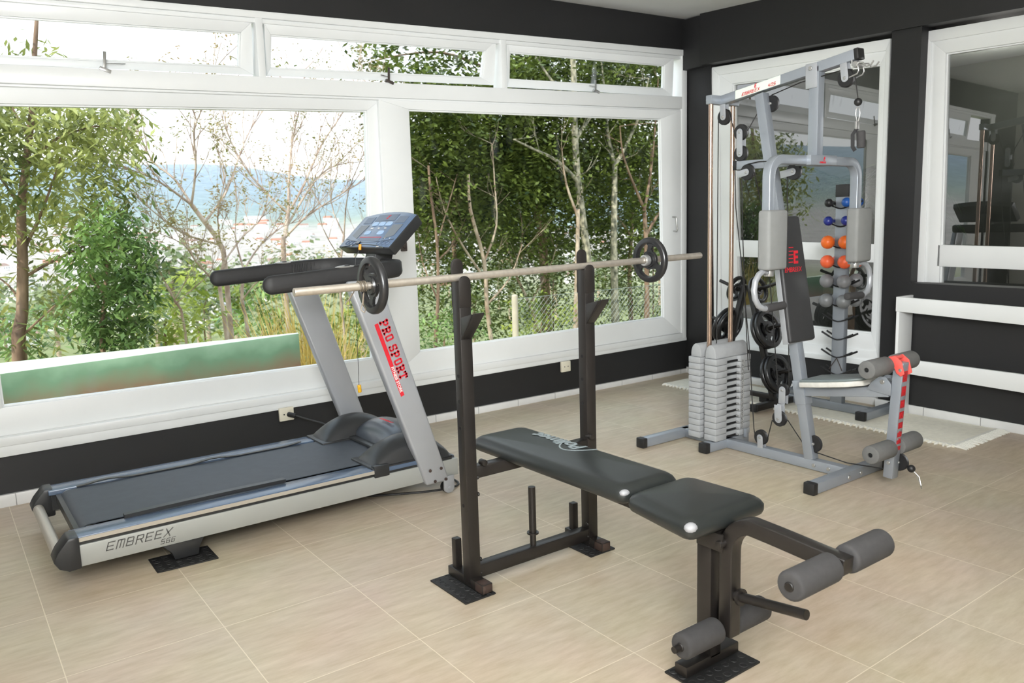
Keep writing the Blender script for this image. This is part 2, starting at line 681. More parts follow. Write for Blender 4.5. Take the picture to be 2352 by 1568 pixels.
GLYPH = {
    'block': (0.62, 0.20, {
        'P': [((.12, 0), (.12, 1)), ((0, .9), (.46, .9)), ((.52, .82), (.52, .56)), ((.1, .46), (.46, .46)), ((0, .07), (.26, .07))],
        'R': [((.12, 0), (.12, 1)), ((0, .9), (.46, .9)), ((.52, .82), (.52, .60)), ((.1, .50), (.46, .50)), ((.34, .46), (.52, .06)), ((0, .07), (.24, .07)), ((.44, .07), (.64, .07))],
        'O': [((.1, .14), (.1, .86)), ((.52, .14), (.52, .86)), ((.16, .92), (.46, .92)), ((.16, .08), (.46, .08))],
        'S': [((.1, .86), (.1, .60)), ((.16, .92), (.52, .92)), ((.14, .52), (.48, .48)), ((.52, .42), (.52, .14)), ((.10, .08), (.46, .08)), ((.53, .90), (.53, .74)), ((.09, .10), (.09, .26))],
        'T': [((.31, 0), (.31, 1)), ((0, .9), (.62, .9)), ((.04, .92), (.04, .72)), ((.58, .92), (.58, .72)), ((.16, .07), (.46, .07))],
        ' ': []}),
    'thin': (0.74, 0.125, {
        'E': [((.06, .06), (.06, .94)), ((.06, .06), (.64, .06)), ((.06, .5), (.56, .5)), ((.06, .94), (.64, .94))],
        'M': [((.06, 0), (.06, .94)), ((.06, .94), (.62, .94)), ((.36, .06), (.36, .94)), ((.66, 0), (.66, .88))],
        'B': [((.06, .06), (.06, .94)), ((.06, .06), (.60, .06)), ((.06, .5), (.60, .5)), ((.06, .94), (.56, .94)), ((.62, .12), (.62, .44)), ((.60, .56), (.60, .88))],
        'R': [((.06, 0), (.06, .94)), ((.06, .94), (.58, .94)), ((.62, .88), (.62, .58)), ((.06, .5), (.58, .5)), ((.40, .5), (.66, .04))],
        'X': [((.04, .04), (.70, .96)), ((.10, .96), (.62, .04))],
        '5': [((.60, .94), (.08, .94)), ((.06, .94), (.06, .52)), ((.06, .52), (.58, .52)), ((.60, .48), (.60, .08)), ((.60, .06), (.04, .06))],
        '6': [((.60, .94), (.10, .94)), ((.06, .90), (.06, .08)), ((.06, .52), (.58, .52)), ((.60, .48), (.60, .08)), ((.60, .06), (.08, .06))],
        '4': [((.06, .94), (.06, .45)), ((.06, .42), (.62, .42)), ((.48, .94), (.48, .04))],
        '0': [((.06, .1), (.06, .9)), ((.60, .1), (.60, .9)), ((.1, .94), (.56, .94)), ((.1, .06), (.56, .06))],
        ' ': []}),
}


def strokes(name, text, style, h, mtx, mat, parent, shear=0.0, sx=1.0, gap=0.16, label=None, w=None):
    """lettering built from straight strokes, like a stencil cut sticker"""
    adv, th, G_ = GLYPH[style]
    th = w or th
    mb = MB()
    x0 = 0.0
    for ch in text:
        for p, q in G_[ch]:
            p, q = Vector((p[0] * sx, p[1], 0)), Vector((q[0] * sx, q[1], 0))
            d = (q - p).normalized()
            n = Vector((-d.y, d.x, 0)) * th / 2
            p, q = p - d * th * .35, q + d * th * .35
            vs = []
            for z in (0.0, 0.0006 / h):
                for v in (p - n, q - n, q + n, p + n):
                    vs.append(mtx @ Vector(((v.x + x0 + v.y * shear) * h, v.y * h, z * h)))
            mb._add(vs, [(0, 1, 2, 3), (4, 5, 6, 7), (0, 1, 5, 4), (1, 2, 6, 5), (2, 3, 7, 6), (3, 0, 4, 7)])
        x0 += (adv * sx + gap) if ch != ' ' else adv * sx * .55
    return obj(name, mb, mat, parent, smooth=0, label=label)


def arc(c, r, a0, a1, n, plane='xz'):
    out = []
    for i in range(n + 1):
        a = math.radians(a0 + (a1 - a0) * i / n)
        u, w = r * math.cos(a), r * math.sin(a)
        if plane == 'xz':
            out.append((c[0] + u, c[1], c[2] + w))
        elif plane == 'yz':
            out.append((c[0], c[1] + u, c[2] + w))
        else:
            out.append((c[0] + u, c[1] + w, c[2]))
    return out

# ==================================================================== ROOM
XL, YF = -5.7, -5.4           # far ends of the room, behind the camera
z_cas = lambda x: 2.525 + 0.0385 * x
z_g1 = lambda x: 2.482 + 0.036 * x
z_g2 = lambda x: 2.457 + 0.0355 * x
z_tb = lambda x: 2.178 + 0.0345 * x
z_gr = lambda x: 2.085 + 0.032 * x
z_cb = lambda x: 0.268 + 0.006 * x
z_bb = lambda x: 0.036 - 0.005 * x
z_ceil = lambda x, y: 2.755 + 0.025 * x + 0.049 * y
cst = lambda c: (lambda x: c)


def strip(mb, x0, x1, zl, zh, y0, y1):
    return mb.hexa([(x0, y0, zl(x0)), (x1, y0, zl(x1)), (x1, y1, zl(x1)), (x0, y1, zl(x0)),
                    (x0, y0, zh(x0)), (x1, y0, zh(x1)), (x1, y1, zh(x1)), (x0, y1, zh(x0))])


def ystrip(mb, y0, y1, zl, zh, x0, x1):
    return mb.hexa([(x0, y0, zl(y0)), (x1, y0, zl(y0)), (x1, y1, zl(y1)), (x0, y1, zl(y1)),
                    (x0, y0, zh(y0)), (x1, y0, zh(y0)), (x1, y1, zh(y1)), (x0, y1, zh(y1))])


def ring(mb, outer, inner, off):
    """mitred frame between two quads, given depth vector"""
    off = Vector(off)
    outer = [Vector(p) for p in outer]
    inner = [Vector(p) for p in inner]
    for i in range(4):
        j = (i + 1) % 4
        a, b, c, d = outer[i], outer[j], inner[j], inner[i]
        mb.hexa([a, b, c, d, a + off, b + off, c + off, d + off])


mb = MB()
mb.quad((XL, YF, 0), (0.3, YF, 0), (0.3, 0.02, 0), (XL, 0.02, 0))
o = struct('floor', mb, M['floor'], fix=False, smooth=0)

mb = MB()
c = [(XL, YF), (0.2, YF), (0.2, 0.12), (XL, 0.12)]
mb.hexa([(x, y, z_ceil(x, y)) for x, y in c] + [(x, y, z_ceil(x, y) + 0.12) for x, y in c])
struct('ceiling', mb, M['ceiling'], smooth=0)

# window wall: black strips above, below and beside the white window casing
mb = MB()
strip(mb, XL, 0.2, lambda x: z_cas(x) - 0.004, lambda x: z_ceil(x, 0) + 0.02, 0.015, 0.12)
strip(mb, XL, 0.2, cst(0.0), lambda x: z_cb(x) + 0.004, 0.015, 0.12)
strip(mb, XL, -5.0, z_cb, z_cas, 0.015, 0.12)
strip(mb, 0.078, 0.2, z_cb, z_cas, 0.015, 0.12)
struct('wall_back', mb, M['black_wall'], smooth=0)

# black corner post, and the beam over the side windows
mb = MB()
mb.box((0.085, -0.222, 0), (0.22, 0.02, 2.72))
mb.box((0.03, -0.19, 2.375), (0.2, 0.02, 2.745))
struct('trim_1', mb, M['black_wall'], bevel=0.004)
zbm = lambda y: 2.386 + 0.0355 * y
mb = MB()
ystrip(mb, YF, -0.19, zbm, lambda y: z_ceil(0, y) + 0.01, 0.0, 0.25)
struct('trim_2', mb, M['black_wall'], smooth=0)
# black side wall: pier between the windows, low panels below them
mb = MB()
ystrip(mb, -1.842, -1.662, cst(0.0), lambda y: zbm(y) + 0.01, 0.02, 0.22)
ystrip(mb, -1.665, -0.22, cst(0.0), lambda y: 0.286 - 0.003 * y, 0.105, 0.22)
ystrip(mb, YF, -1.84, cst(0.0), lambda y: 0.818 + 0.006 * (y + 1.84), 0.0, 0.13)
ystrip(mb, YF, -3.62, cst(0.7), lambda y: zbm(y) + 0.01, 0.06, 0.22)
struct('wall_right', mb, M['black_wall'], smooth=0)
mb = MB()
mb.box((XL - 0.1, YF - 0.1, 0), (XL, 0.12, 2.8))
struct('wall_left', mb, M['white_wall'], smooth=0)
mb = MB()
mb.box((XL, YF - 0.1, 0), (0.25, YF, 2.8))
struct('wall_front', mb, M['white_wall'], smooth=0)


def baseboard_mat():
    m, nt, out = new_mat('white_tile_baseboard')
    L = nt.links.new
    b = N(nt, 'ShaderNodeBsdfPrincipled')
    b.inputs['Roughness'].default_value = 0.3
    g = N(nt, 'ShaderNodeNewGeometry')
    sp = N(nt, 'ShaderNodeSeparateXYZ')
    L(g.outputs['Position'], sp.inputs[0])
    s = N(nt, 'ShaderNodeMath', operation='ADD')
    L(sp.outputs['X'], s.inputs[0])
    L(sp.outputs['Y'], s.inputs[1])
    d = N(nt, 'ShaderNodeMath', operation='DIVIDE')
    L(s.outputs[0], d.inputs[0])
    d.inputs[1].default_value = 0.33
    f = N(nt, 'ShaderNodeMath', operation='FRACT')
    L(d.outputs[0], f.inputs[0])
    lt = N(nt, 'ShaderNodeMath', operation='LESS_THAN')
    L(f.outputs[0], lt.inputs[0])
    lt.inputs[1].default_value = 0.012
    mx = N(nt, 'ShaderNodeMix', data_type='RGBA')
    L(lt.outputs[0], mx.inputs['Factor'])
    no = N(nt, 'ShaderNodeTexNoise')
    no.inputs['Scale'].default_value = 9
    r = N(nt, 'ShaderNodeValToRGB')
    r.color_ramp.elements[0].color = (*srgb(226, 226, 224), 1)
    r.color_ramp.elements[1].color = (*srgb(242, 242, 240), 1)
    L(g.outputs['Position'], no.inputs['Vector'])
    L(no.outputs['Fac'], r.inputs[0])
    L(r.outputs[0], mx.inputs['A'])
    mx.inputs['B'].default_value = (*srgb(150, 150, 148), 1)
    L(mx.outputs['Result'], b.inputs['Base Color'])
    L(b.outputs[0], out.inputs[0])
    return m


M['baseboard'] = baseboard_mat()
mb = MB()
strip(mb, XL, 0.085, cst(0.0), z_bb, -0.005, 0.02)
struct('baseboard_back', mb, M['baseboard'], bevel=0.002)
mb = MB()
ystrip(mb, -1.665, -0.0, cst(0.0), cst(0.05), 0.078, 0.11)
ystrip(mb, YF, -1.66, cst(0.0), lambda y: 0.062 + 0.012 * (y + 1.86), -0.008, 0.01)
struct('baseboard_right', mb, M['baseboard'], bevel=0.002)

# white casing of the long window
mb = MB()
strip(mb, -5.1, 0.078, z_g1, z_cas, -0.004, 0.10)
strip(mb, -5.1, 0.02, z_g2, z_g1, 0.010, 0.10)
strip(mb, 0.02, 0.078, z_cb, z_g1, 0.0, 0.10)
strip(mb, -5.1, -5.0, z_cb, z_g1, 0.0, 0.10)
strip(mb, -5.0, 0.02, z_gr, z_tb, -0.003, 0.10)
strip(mb, -5.0, 0.02, lambda x: z_gr(x) - 0.012, z_gr, 0.012, 0.10)
for xa, xb in ((-3.292, -3.253), (-1.695, -1.652)):
    strip(mb, xa, xb, lambda x: z_tb(x) - 0.002, lambda x: z_g1(x) + 0.002, 0.0, 0.10)
strip(mb, -5.0, 0.02, cst(0.292), cst(0.333), -0.014, 0.10)
strip(mb, -5.1, 0.078, z_cb, cst(0.292), -0.004, 0.10)
struct('trim_3', mb, M['white_paint'], bevel=0.003)


def sash(name, outer, inner, depth, pane_mat, y_in=0.012):
    """window sash ring with a stepped bead and a pane; corners in order TL TR BR BL"""
    depth = Vector(depth)
    mb = MB()
    cen = sum((Vector(p) for p in inner), Vector()) / 4
    ring(mb, outer, inner, depth)
    k = depth.normalized()
    bead = []
    for i in range(4):
        p = Vector(inner[i])
        a = (Vector(inner[(i + 1) % 4]) - p).normalized() * 0.009
        b = (Vector(inner[(i - 1) % 4]) - p).normalized() * 0.009
        bead.append(p + a + b + k * y_in)
    ring(mb, [Vector(p) + k * y_in for p in inner], bead, depth - k * y_in)
    w = struct(name, mb, M['white_paint'], bevel=0.002)
    pm = MB()
    pm.quad(*[p + depth * 0.45 for p in bead])
    obj('window_pane', pm, pane_mat, w, smooth=0, fix=False)
    return w


# window 1: the wide left sash, set behind the right one
Y = 0.034
tl = Vector((-4.63, Y, 2.022 + 0.037 * -4.63))
inner = [tl, at(844, 253, Y), at(859, 824, Y), at(6, 936, Y)]
outer = [Vector((-4.98, Y, z_gr(-4.98))), Vector((-2.55, Y, z_gr(-2.55))), Vector((-2.55, Y, 0.333)), Vector((-4.98, Y, 0.333))]
w1 = sash('window_1', outer, inner, (0, 0.04, 0), M['glass'])
# window 2: right sash
Y = 0.006
inner = [at(939, 251, Y), at(1518, 273, Y), at(1525.6, 729, Y), at(965, 808, Y)]
outer = [Vector((-2.588, Y, z_gr(-2.59) - 0.012)), Vector((0.018, Y, z_gr(0) - 0.012)), Vector((0.018, Y, 0.335)), Vector((-2.588, Y, 0.333))]
w2 = sash('window_2', outer, inner, (0, 0.026, 0), M['glass'])
p0, p1 = at(1546, 498, 0.0), at(1548, 531, 0.0)
mb = MB()
mb.tube([p0 + Vector((0, 0.006, 0)), p0 + Vector((0.004, -0.025, 0)), p0 + Vector((0.006, -0.03, -0.012)), p1 + Vector((0.006, -0.03, 0.012)), p1 + Vector((0.004, -0.025, 0)), p1 + Vector((0, 0.006, 0))], 0.006, 8)
obj('pull_handle', mb, M['zinc'], w2, label='small curved metal pull handle')
p0 = at(927, 566, 0.0)
mb = MB()
mb.box(p0 + Vector((-0.02, -0.012, -0.028)), p0 + Vector((0.02, 0.006, 0.028)))
mb.cyl(p0 + Vector((0, -0.02, 0.0)), p0 + Vector((0, 0, 0.0)), 0.012, 12)
obj('sash_lock', mb, M['latch'], w2, bevel=0.004)

# transoms, hinged at the top and pushed out at the bottom
T = [('window_3', [(-62, -2), (577.5, 51), (583, 172), (-62, 145)], [(-40, 33), (554, 74.4), (552, 155), (-40, 128)], (240, 118, 163), 'glass_smear', M['zinc'], 1),
     ('window_4', [(607, 53), (1139.8, 93), (1134.7, 195.6), (612.6, 174)], [(622, 79), (1117.7, 115.6), (1109, 180), (620, 158)], (893, 155, 190), 'glass_smear', M['latch'], -1),
     ('window_5', [(1164, 96), (1548, 133), (1544.6, 221), (1166, 200)], [(1172, 119), (1528.6, 149.7), (1526, 205), (1170, 183.7)], (1368, 184, 211), 'glass_smear', M['zinc'], -1)]
for nm, oc, ic, lt, gm, lm, sg in T:
    ys = (0.02, 0.02, 0.062, 0.062)
    yi = (0.025, 0.025, 0.055, 0.055)
    outer = [at(p[0], p[1], y) for p, y in zip(oc, ys)]
    inner = [at(p[0], p[1], y) for p, y in zip(ic, yi)]
    # keep the ring planar: project on the tilted plane through the outer corners
    n = (outer[1] - outer[0]).cross(outer[3] - outer[0]).normalized()
    inner = [p - n * (p - outer[0]).dot(n) for p in inner]
    if n.y < 0:
        n = -n
    w = sash(nm, outer, inner, n * 0.03, M[gm], 0.008)
    a = at(lt[0], lt[1], 0.012)
    b = at(lt[0], lt[2], 0.004)
    mb = MB()
    mb.bar(a, b, 0.014, 0.005, up=(0, 1, 0))
    mb.bar(b + Vector((-0.022, -0.004, 0.012)), b + Vector((0.026, -0.006, -0.004)), 0.022, 0.016)
    mb.bar(b + Vector((0, 0.004, 0.035)), b + Vector((0.10 * sg if sg > 0 else -0.04, 0.02, 0.045)), 0.008, 0.004)
    obj('window_latch', mb, lm, w, bevel=0.0015, label='metal latch lever on the bottom rail')

# side windows on the right wall
X = 0.1
co = [atx(1634, 155, X), atx(2045.5, 88, X), atx(2020, 832, X), atx(1640, 783, X)]
ci = [atx(1650, 172, X), atx(2034, 116, X), atx(2012, 808, X), atx(1656, 765, X)]
mb = MB()
ring(mb, co, ci, (0.1, 0, 0))
mb.hexa([co[3] + Vector((-0.015, 0, -0.03)), co[2] + Vector((-0.015, 0, -0.03)), co[2] + Vector((0.1, 0, -0.03)), co[3] + Vector((0.1, 0, -0.03)),
         co[3] + Vector((-0.015, 0, 0.004)), co[2] + Vector((-0.015, 0, 0.004)), co[2] + Vector((0.1, 0, 0.004)), co[3] + Vector((0.1, 0, 0.004))])
struct('trim_4', mb, M['white_paint'], bevel=0.003)
gi = [atx(1679, 192, X), atx(2019, 147, X), atx(1999, 767, X), atx(1695, 733, X)]
w6 = sash('window_6', [p + Vector((0.012, 0, 0)) for p in ci], [p + Vector((0.012, 0, 0)) for p in gi], (0.04, 0, 0), M['glass_dark'])


def rail_between(a, b, c, d, w, name):
    mb = MB()
    v = Vector((0.012, 0, 0))
    e = Vector((0.035, 0, 0))
    mb.hexa([a + v, b + v, b + e, a + e, d + v, c + v, c + e, d + e])
    obj(name, mb, M['white_paint'], w, bevel=0.002)


rail_between(atx(1688, 589, X), atx(2007, 603, X), atx(2007, 560.5, X), atx(1688, 551, X), w6, 'middle_rail')
co = [atx(2116, 74, X), Vector((X, -3.6, 2.24)), Vector((X, -3.6, 0.70)), Vector((X, -1.80, 0.70))]
ci = [atx(2139, 96, X), Vector((X, -3.52, 2.19)), Vector((X, -3.52, 0.72)), Vector((X, -1.885, 0.72))]
mb = MB()
ring(mb, co, ci, (0.1, 0, 0))
struct('trim_5', mb, M['white_paint'], bevel=0.003)
gi = [atx(2170, 121.6, X), Vector((X, -3.43, 2.11)), Vector((X, -3.43, 0.745)), Vector((X, -1.97, 0.745))]
w7 = sash('window_7', [p + Vector((0.012, 0, 0)) for p in ci], [p + Vector((0.012, 0, 0)) for p in gi], (0.04, 0, 0), M['glass_dark'])
rail_between(Vector((X, -1.95, 0.916)), Vector((X, -3.46, 0.89)), Vector((X, -3.46, 1.01)), Vector((X, -1.95, 1.046)), w7, 'middle_rail')

# outlets on the sill
for nm, c, lab in (('left', at(657, 950, -0.02), 'cream wall outlet box with black plug, below the window behind the treadmill'),
                   ('right', at(1298, 841, -0.02), 'cream empty wall outlet box below the right window sash')):
    root = thing('wall_outlet', (c.x, 0.0, c.z), lab, 'outlet', )
    mb = MB()
    mb.box((c.x - 0.042, -0.034, c.z - 0.038), (c.x + 0.042, -0.0145 if c.z > .22 else 0.014, c.z + 0.038))
    obj('outlet_box', mb, M['outlet'], root, bevel=0.005)
    mb = MB()
    for dx in (-0.016, 0.016):
        mb = MB()
        mb.cyl((c.x + dx, -0.0352, c.z), (c.x + dx, -0.030, c.z), 0.004, 10)
        obj('socket_hole', mb, M['dark_hole'], root)

# white wooden rail frame standing against the black panel
root = thing('rail_frame', (-0.08, -2.4, 0), 'white painted wooden rail frame against the black panel under the side window', 'rail')
mb = MB()
mb.box((-0.172, -1.880, 0.0), (-0.012, -1.862, 0.748))
obj('end_board', mb, M['white_paint'], root, bevel=0.002)
zt = lambda y: 0.748 + 0.026 * (y + 1.86)
mb = MB()
ystrip(mb, -3.7, -1.859, lambda y: zt(y) - 0.088 + 0.008 * (y + 1.86), zt, -0.176, -0.156)
obj('top_rail', mb, M['white_paint'], root, bevel=0.002)
mb = MB()
ystrip(mb, -3.7, -1.859, lambda y: 0.292 + 0.028 * (y + 1.86), lambda y: 0.378 + 0.010 * (y + 1.86), -0.176, -0.156)
obj('lower_rail', mb, M['white_paint'], root, bevel=0.002)
mb = MB()
mb.box((-0.172, -3.70, 0.0), (-0.012, -3.682, 0.70))
obj('end_board', mb, M['white_paint'], root, bevel=0.002)

# cream rug along the side wall
root = thing('rug', (-0.27, -1.3, 0), 'cream woven cotton rug with tasselled end lying along the side wall', 'rug')
mb = MB()
n = 24
top = []
for i in range(n + 1):
    t = i / n
    y = -0.20 - 2.20 * t
    xn = -0.412 - 0.125 * t + 0.006 * math.sin(t * 60)
    top.append((xn, y, -0.015 - 0.003 * math.sin(t * 40)))
for i in range(n):
    a, b = top[i], top[i + 1]
    mb.hexa([(a[0], a[1], 0.001), (a[2], a[1], 0.001), (b[2], b[1], 0.001), (b[0], b[1], 0.001),
             (a[0], a[1], 0.010), (a[2], a[1], 0.010), (b[2], b[1], 0.010), (b[0], b[1], 0.010)])
obj('rug_field', mb, M['rug'], root)
mb = MB()
mb.box((-0.535, -2.40, 0.0105), (-0.02, -2.385, 0.0135))
mb.hexa([(-0.404, -0.20, 0.0095), (-0.390, -0.20, 0.0095), (-0.515, -2.40, 0.0095), (-0.529, -2.40, 0.0095), (-0.404, -0.20, 0.0125), (-0.390, -0.20, 0.0125), (-0.515, -2.40, 0.0125), (-0.529, -2.40, 0.0125)])
for i in range(26):
    x = -0.53 + i * 0.0202
    mb.tube([(x, -2.39, 0.008), (x + 0.004 * RND.uniform(-1, 1), -2.43, 0.007), (x + 0.012 * RND.uniform(-1, 1), -2.465, 0.004)], [0.006, 0.007, 0.003], 6)
for i in range(60):
    t = (i + .5) / 60
    y = -0.20 - 2.20 * t
    xn = -0.412 - 0.125 * t
    mb.tube([(xn + 0.015, y, 0.009), (xn - 0.008, y + 0.004 * RND.uniform(-1, 1), 0.007), (xn - 0.022, y + 0.010 * RND.uniform(-1, 1), 0.003)], [0.008, 0.009, 0.004], 6)
obj('fringe', mb, M['rug_fringe'], root)

# =============================================================== TREADMILL
YN, YT = -1.21, -0.445       # near and far faces
tm = thing('treadmill', (-3.7, -0.83, 0), 'silver and black motorised treadmill with blue-grey foot rails under the left window', 'treadmill')
for s, (ya, yb) in enumerate(((YN, YN + 0.035), (YT - 0.035, YT))):
    mb = MB()
    mb.box((-4.51, ya, 0.077), (-2.90, yb, 0.157))
    r_ = obj('side_rail', mb, M['rail_grey'], tm, bevel=0.003)
    if s == 0:
        strokes('lettering', 'EMBREEX', 'thin', 0.032, frame((-4.424, YN - 0.0008, 0.1135), (1, 0, 0), (0, 0, 1)), M['text_grey'], r_, shear=0.35, sx=1.18, label='dark grey slanted lettering')
        strokes('lettering', '566', 'thin', 0.019, frame((-4.238, YN - 0.0008, 0.0885), (1, 0, 0), (0, 0, 1)), M['text_grey'], r_, shear=0.35, sx=1.1, label='dark grey slanted numbers')
    # dark groove, aluminium strip, blue foot rail
    q0, q1 = (ya + 0.006, yb + 0.055) if s == 0 else (ya - 0.055, yb - 0.006)
    mb = MB()
    mb.box((-4.515, q0, 0.10), (-2.93, q1, 0.170))
    obj('inner_frame', mb, M['black_plastic'], tm)
    mb = MB()
    e0, e1 = (YN, YN + 0.103) if s == 0 else (YT - 0.103, YT)
    mb.box((-4.525, e0, 0.1685), (-3.10, e1, 0.189))
    fr = obj('foot_rail', mb, M['rail_blue'], tm, bevel=0.003)
    mb = MB()
    yy = YN - 0.0015 if s == 0 else YT - 0.0005
    mb.box((-4.515, yy, 0.1700), (-3.30, yy + 0.002, 0.1850))
    obj('edge_strip', mb, M['rail_edge'], fr, label='pale aluminium strip')
    # moulded rear end cap
    y0, y1 = (YN - 0.012, YN + 0.085) if s == 0 else (YT - 0.085, YT + 0.012)
    mb = MB()
    mb.prism([(-4.505, 0.074), (-4.545, 0.072), (-4.575, 0.088), (-4.592, 0.118), (-4.575, 0.150), (-4.545, 0.185), (-4.538, 0.193), (-4.505, 0.193)], y0, y1 if s == 0 else y1)
    obj('end_cap', mb, M['black_plastic'], tm, bevel=0.006, segs=2)
# running deck and belt
mb = MB()
mb.box((-4.50, YN + 0.11, 0.135), (-3.05, YT - 0.11, 0.172))
obj('deck', mb, M['black_plastic'], tm)
prof = [(-3.02, 0.188), (-4.42, 0.188)] + [(-4.45 + 0.042 * math.cos(math.radians(a)), 0.146 + 0.042 * math.sin(math.radians(a))) for a in range(90, 275, 15)] + [(-3.02, 0.104)]
prof2 = [(-3.02, 0.185), (-4.42, 0.185)] + [(-4.45 + 0.039 * math.cos(math.radians(a)), 0.146 + 0.039 * math.sin(math.radians(a))) for a in range(90, 275, 15)] + [(-3.02, 0.107)]
mb = MB()
k = len(prof)
ya, yb = -1.082, -0.574
vs = [(x, ya, z) for x, z in prof] + [(x, yb, z) for x, z in prof] + [(x, ya, z) for x, z in prof2] + [(x, yb, z) for x, z in prof2]
fs = []
for i in range(k - 1):
    fs += [(i, i + 1, k + i + 1, k + i), (2 * k + i, 3 * k + i, 3 * k + i + 1, 2 * k + i + 1), (i, 2 * k + i, 2 * k + i + 1, i + 1), (k + i, k + i + 1, 3 * k + i + 1, 3 * k + i)]
mb._add(vs, fs)
obj('running_belt', mb, M['belt'], tm)
mb = MB()
mb.cyl((-4.45, YN + 0.09, 0.146), (-4.45, YT - 0.09, 0.146), 0.036, 24)
obj('rear_roller', mb, M['zinc'], tm)
mb = MB()
mb.cyl((-4.566, YN + 0.06, 0.115), (-4.566, YT - 0.06, 0.115), 0.021, 24)
obj('rear_bar', mb, M['rail_edge'], tm, label='round silver tube joining the rear end caps')
# lifted strips of the belt guard
mb = MB()
path = [(-4.335, -1.106, 0.197), (-4.2, -1.104, 0.199), (-3.95, -1.102, 0.200), (-3.705, -1.104, 0.199)]
mb.sweep(path, [(-0.013, -0.008), (0.013, -0.008), (0.013, 0.006), (-0.013, 0.008)])
obj('belt_guard_strip', mb, M['black_plastic'], tm)
mb = MB()
path = [(-4.42 + 0.04 * i, -0.562, 0.192 + 0.010 * max(0, math.sin(i * 0.55)) ** 2) for i in range(26)]
mb.sweep(path, [(-0.011, -0.002), (0.011, -0.002), (0.011, 0.002), (-0.011, 0.002)])
obj('belt_guard_strip', mb, M['black_plastic'], tm)

# motor hood: a domed centre with two raised shoulders


def dome(x0, x1, y0, y1, z0, h, px=0.5, py=0.35, n=18, m=14, sk=0.0):
    mb = MB()
    vs = []
    for i in range(n + 1):
        u = i / n
        for j in range(m + 1):
            w = j / m
            fx = math.sin(PI * min(1, max(0, u))) ** px if 0 < u < 1 else 0
            fy = math.sin(PI * w) ** py if 0 < w < 1 else 0
            x = x0 + (x1 - x0) * u
            y = y0 + (y1 - y0) * w
            vs.append((x, y, z0 + h * fx * fy * (1 + sk * (u - .5))))
    fs = []
    for i in range(n):
        for j in range(m):
            a = i * (m + 1) + j
            fs.append((a, a + 1, a + m + 2, a + m + 1))
    bot = [(x0, y0, z0), (x1, y0, z0), (x1, y1, z0), (x0, y1, z0)]
    o = len(vs)
    rim = [i * (m + 1) for i in range(n + 1)] + [n * (m + 1) + j for j in range(1, m + 1)] + [i * (m + 1) + m for i in range(n - 1, -1, -1)] + [j for j in range(m - 1, 0, -1)]
    fs.append(tuple(reversed(rim)))
    mb._add(vs, fs)
    return mb


hood = obj('motor_hood', dome(-3.17, -2.90, -1.06, -0.60, 0.166, 0.135, 0.42, 0.22, sk=-0.2), M['hood_plastic'], tm, smooth=60)
mb = MB()
mb.bar((-3.172, -1.04, 0.197), (-3.172, -0.60, 0.197), 0.05, 0.016)
mb.bar((-3.147, -1.04, 0.206), (-3.147, -0.60, 0.206), 0.018, 0.012)
obj('hood_lip', mb, M['black_plastic'], tm, bevel=0.004)
for s, (ya, yb) in enumerate(((-1.207, -0.985), (-0.66, -0.448))):
    w = obj('hood_shoulder', dome(-3.335, -2.925, ya, yb, 0.172, 0.125, 0.55, 0.42, 22, 14), M['black_plastic'], tm, smooth=60)
    mb = MB()
    mb.box((-3.345, ya - 0.002, 0.176), (-3.10, yb, 0.196))
    obj('shoulder_skirt', mb, M['black_plastic'], w, bevel=0.005)
    if s == 0:
        mb = MB()
        mb.box((-3.338, YN - 0.004, 0.150), (-3.262, YN + 0.03, 0.204))
        obj('shoulder_tab', mb, M['black_plastic'], w, bevel=0.005)
mb = MB()
mb.box((-2.985, YN + 0.02, 0.150), (-2.905, YT - 0.02, 0.170))
obj('front_cover', mb, M['hood_plastic'], tm, bevel=0.006)
hm = Matrix.Translation((-3.06, -0.93, 0.302))
lettering('lettering', 'EMBREEX', 0.026, frame((-3.075, -0.915, 0.3045), (0, 1, 0), (-1, 0, 0.1)), M['text_red'], hood, shear=0.3, sx=1.1)

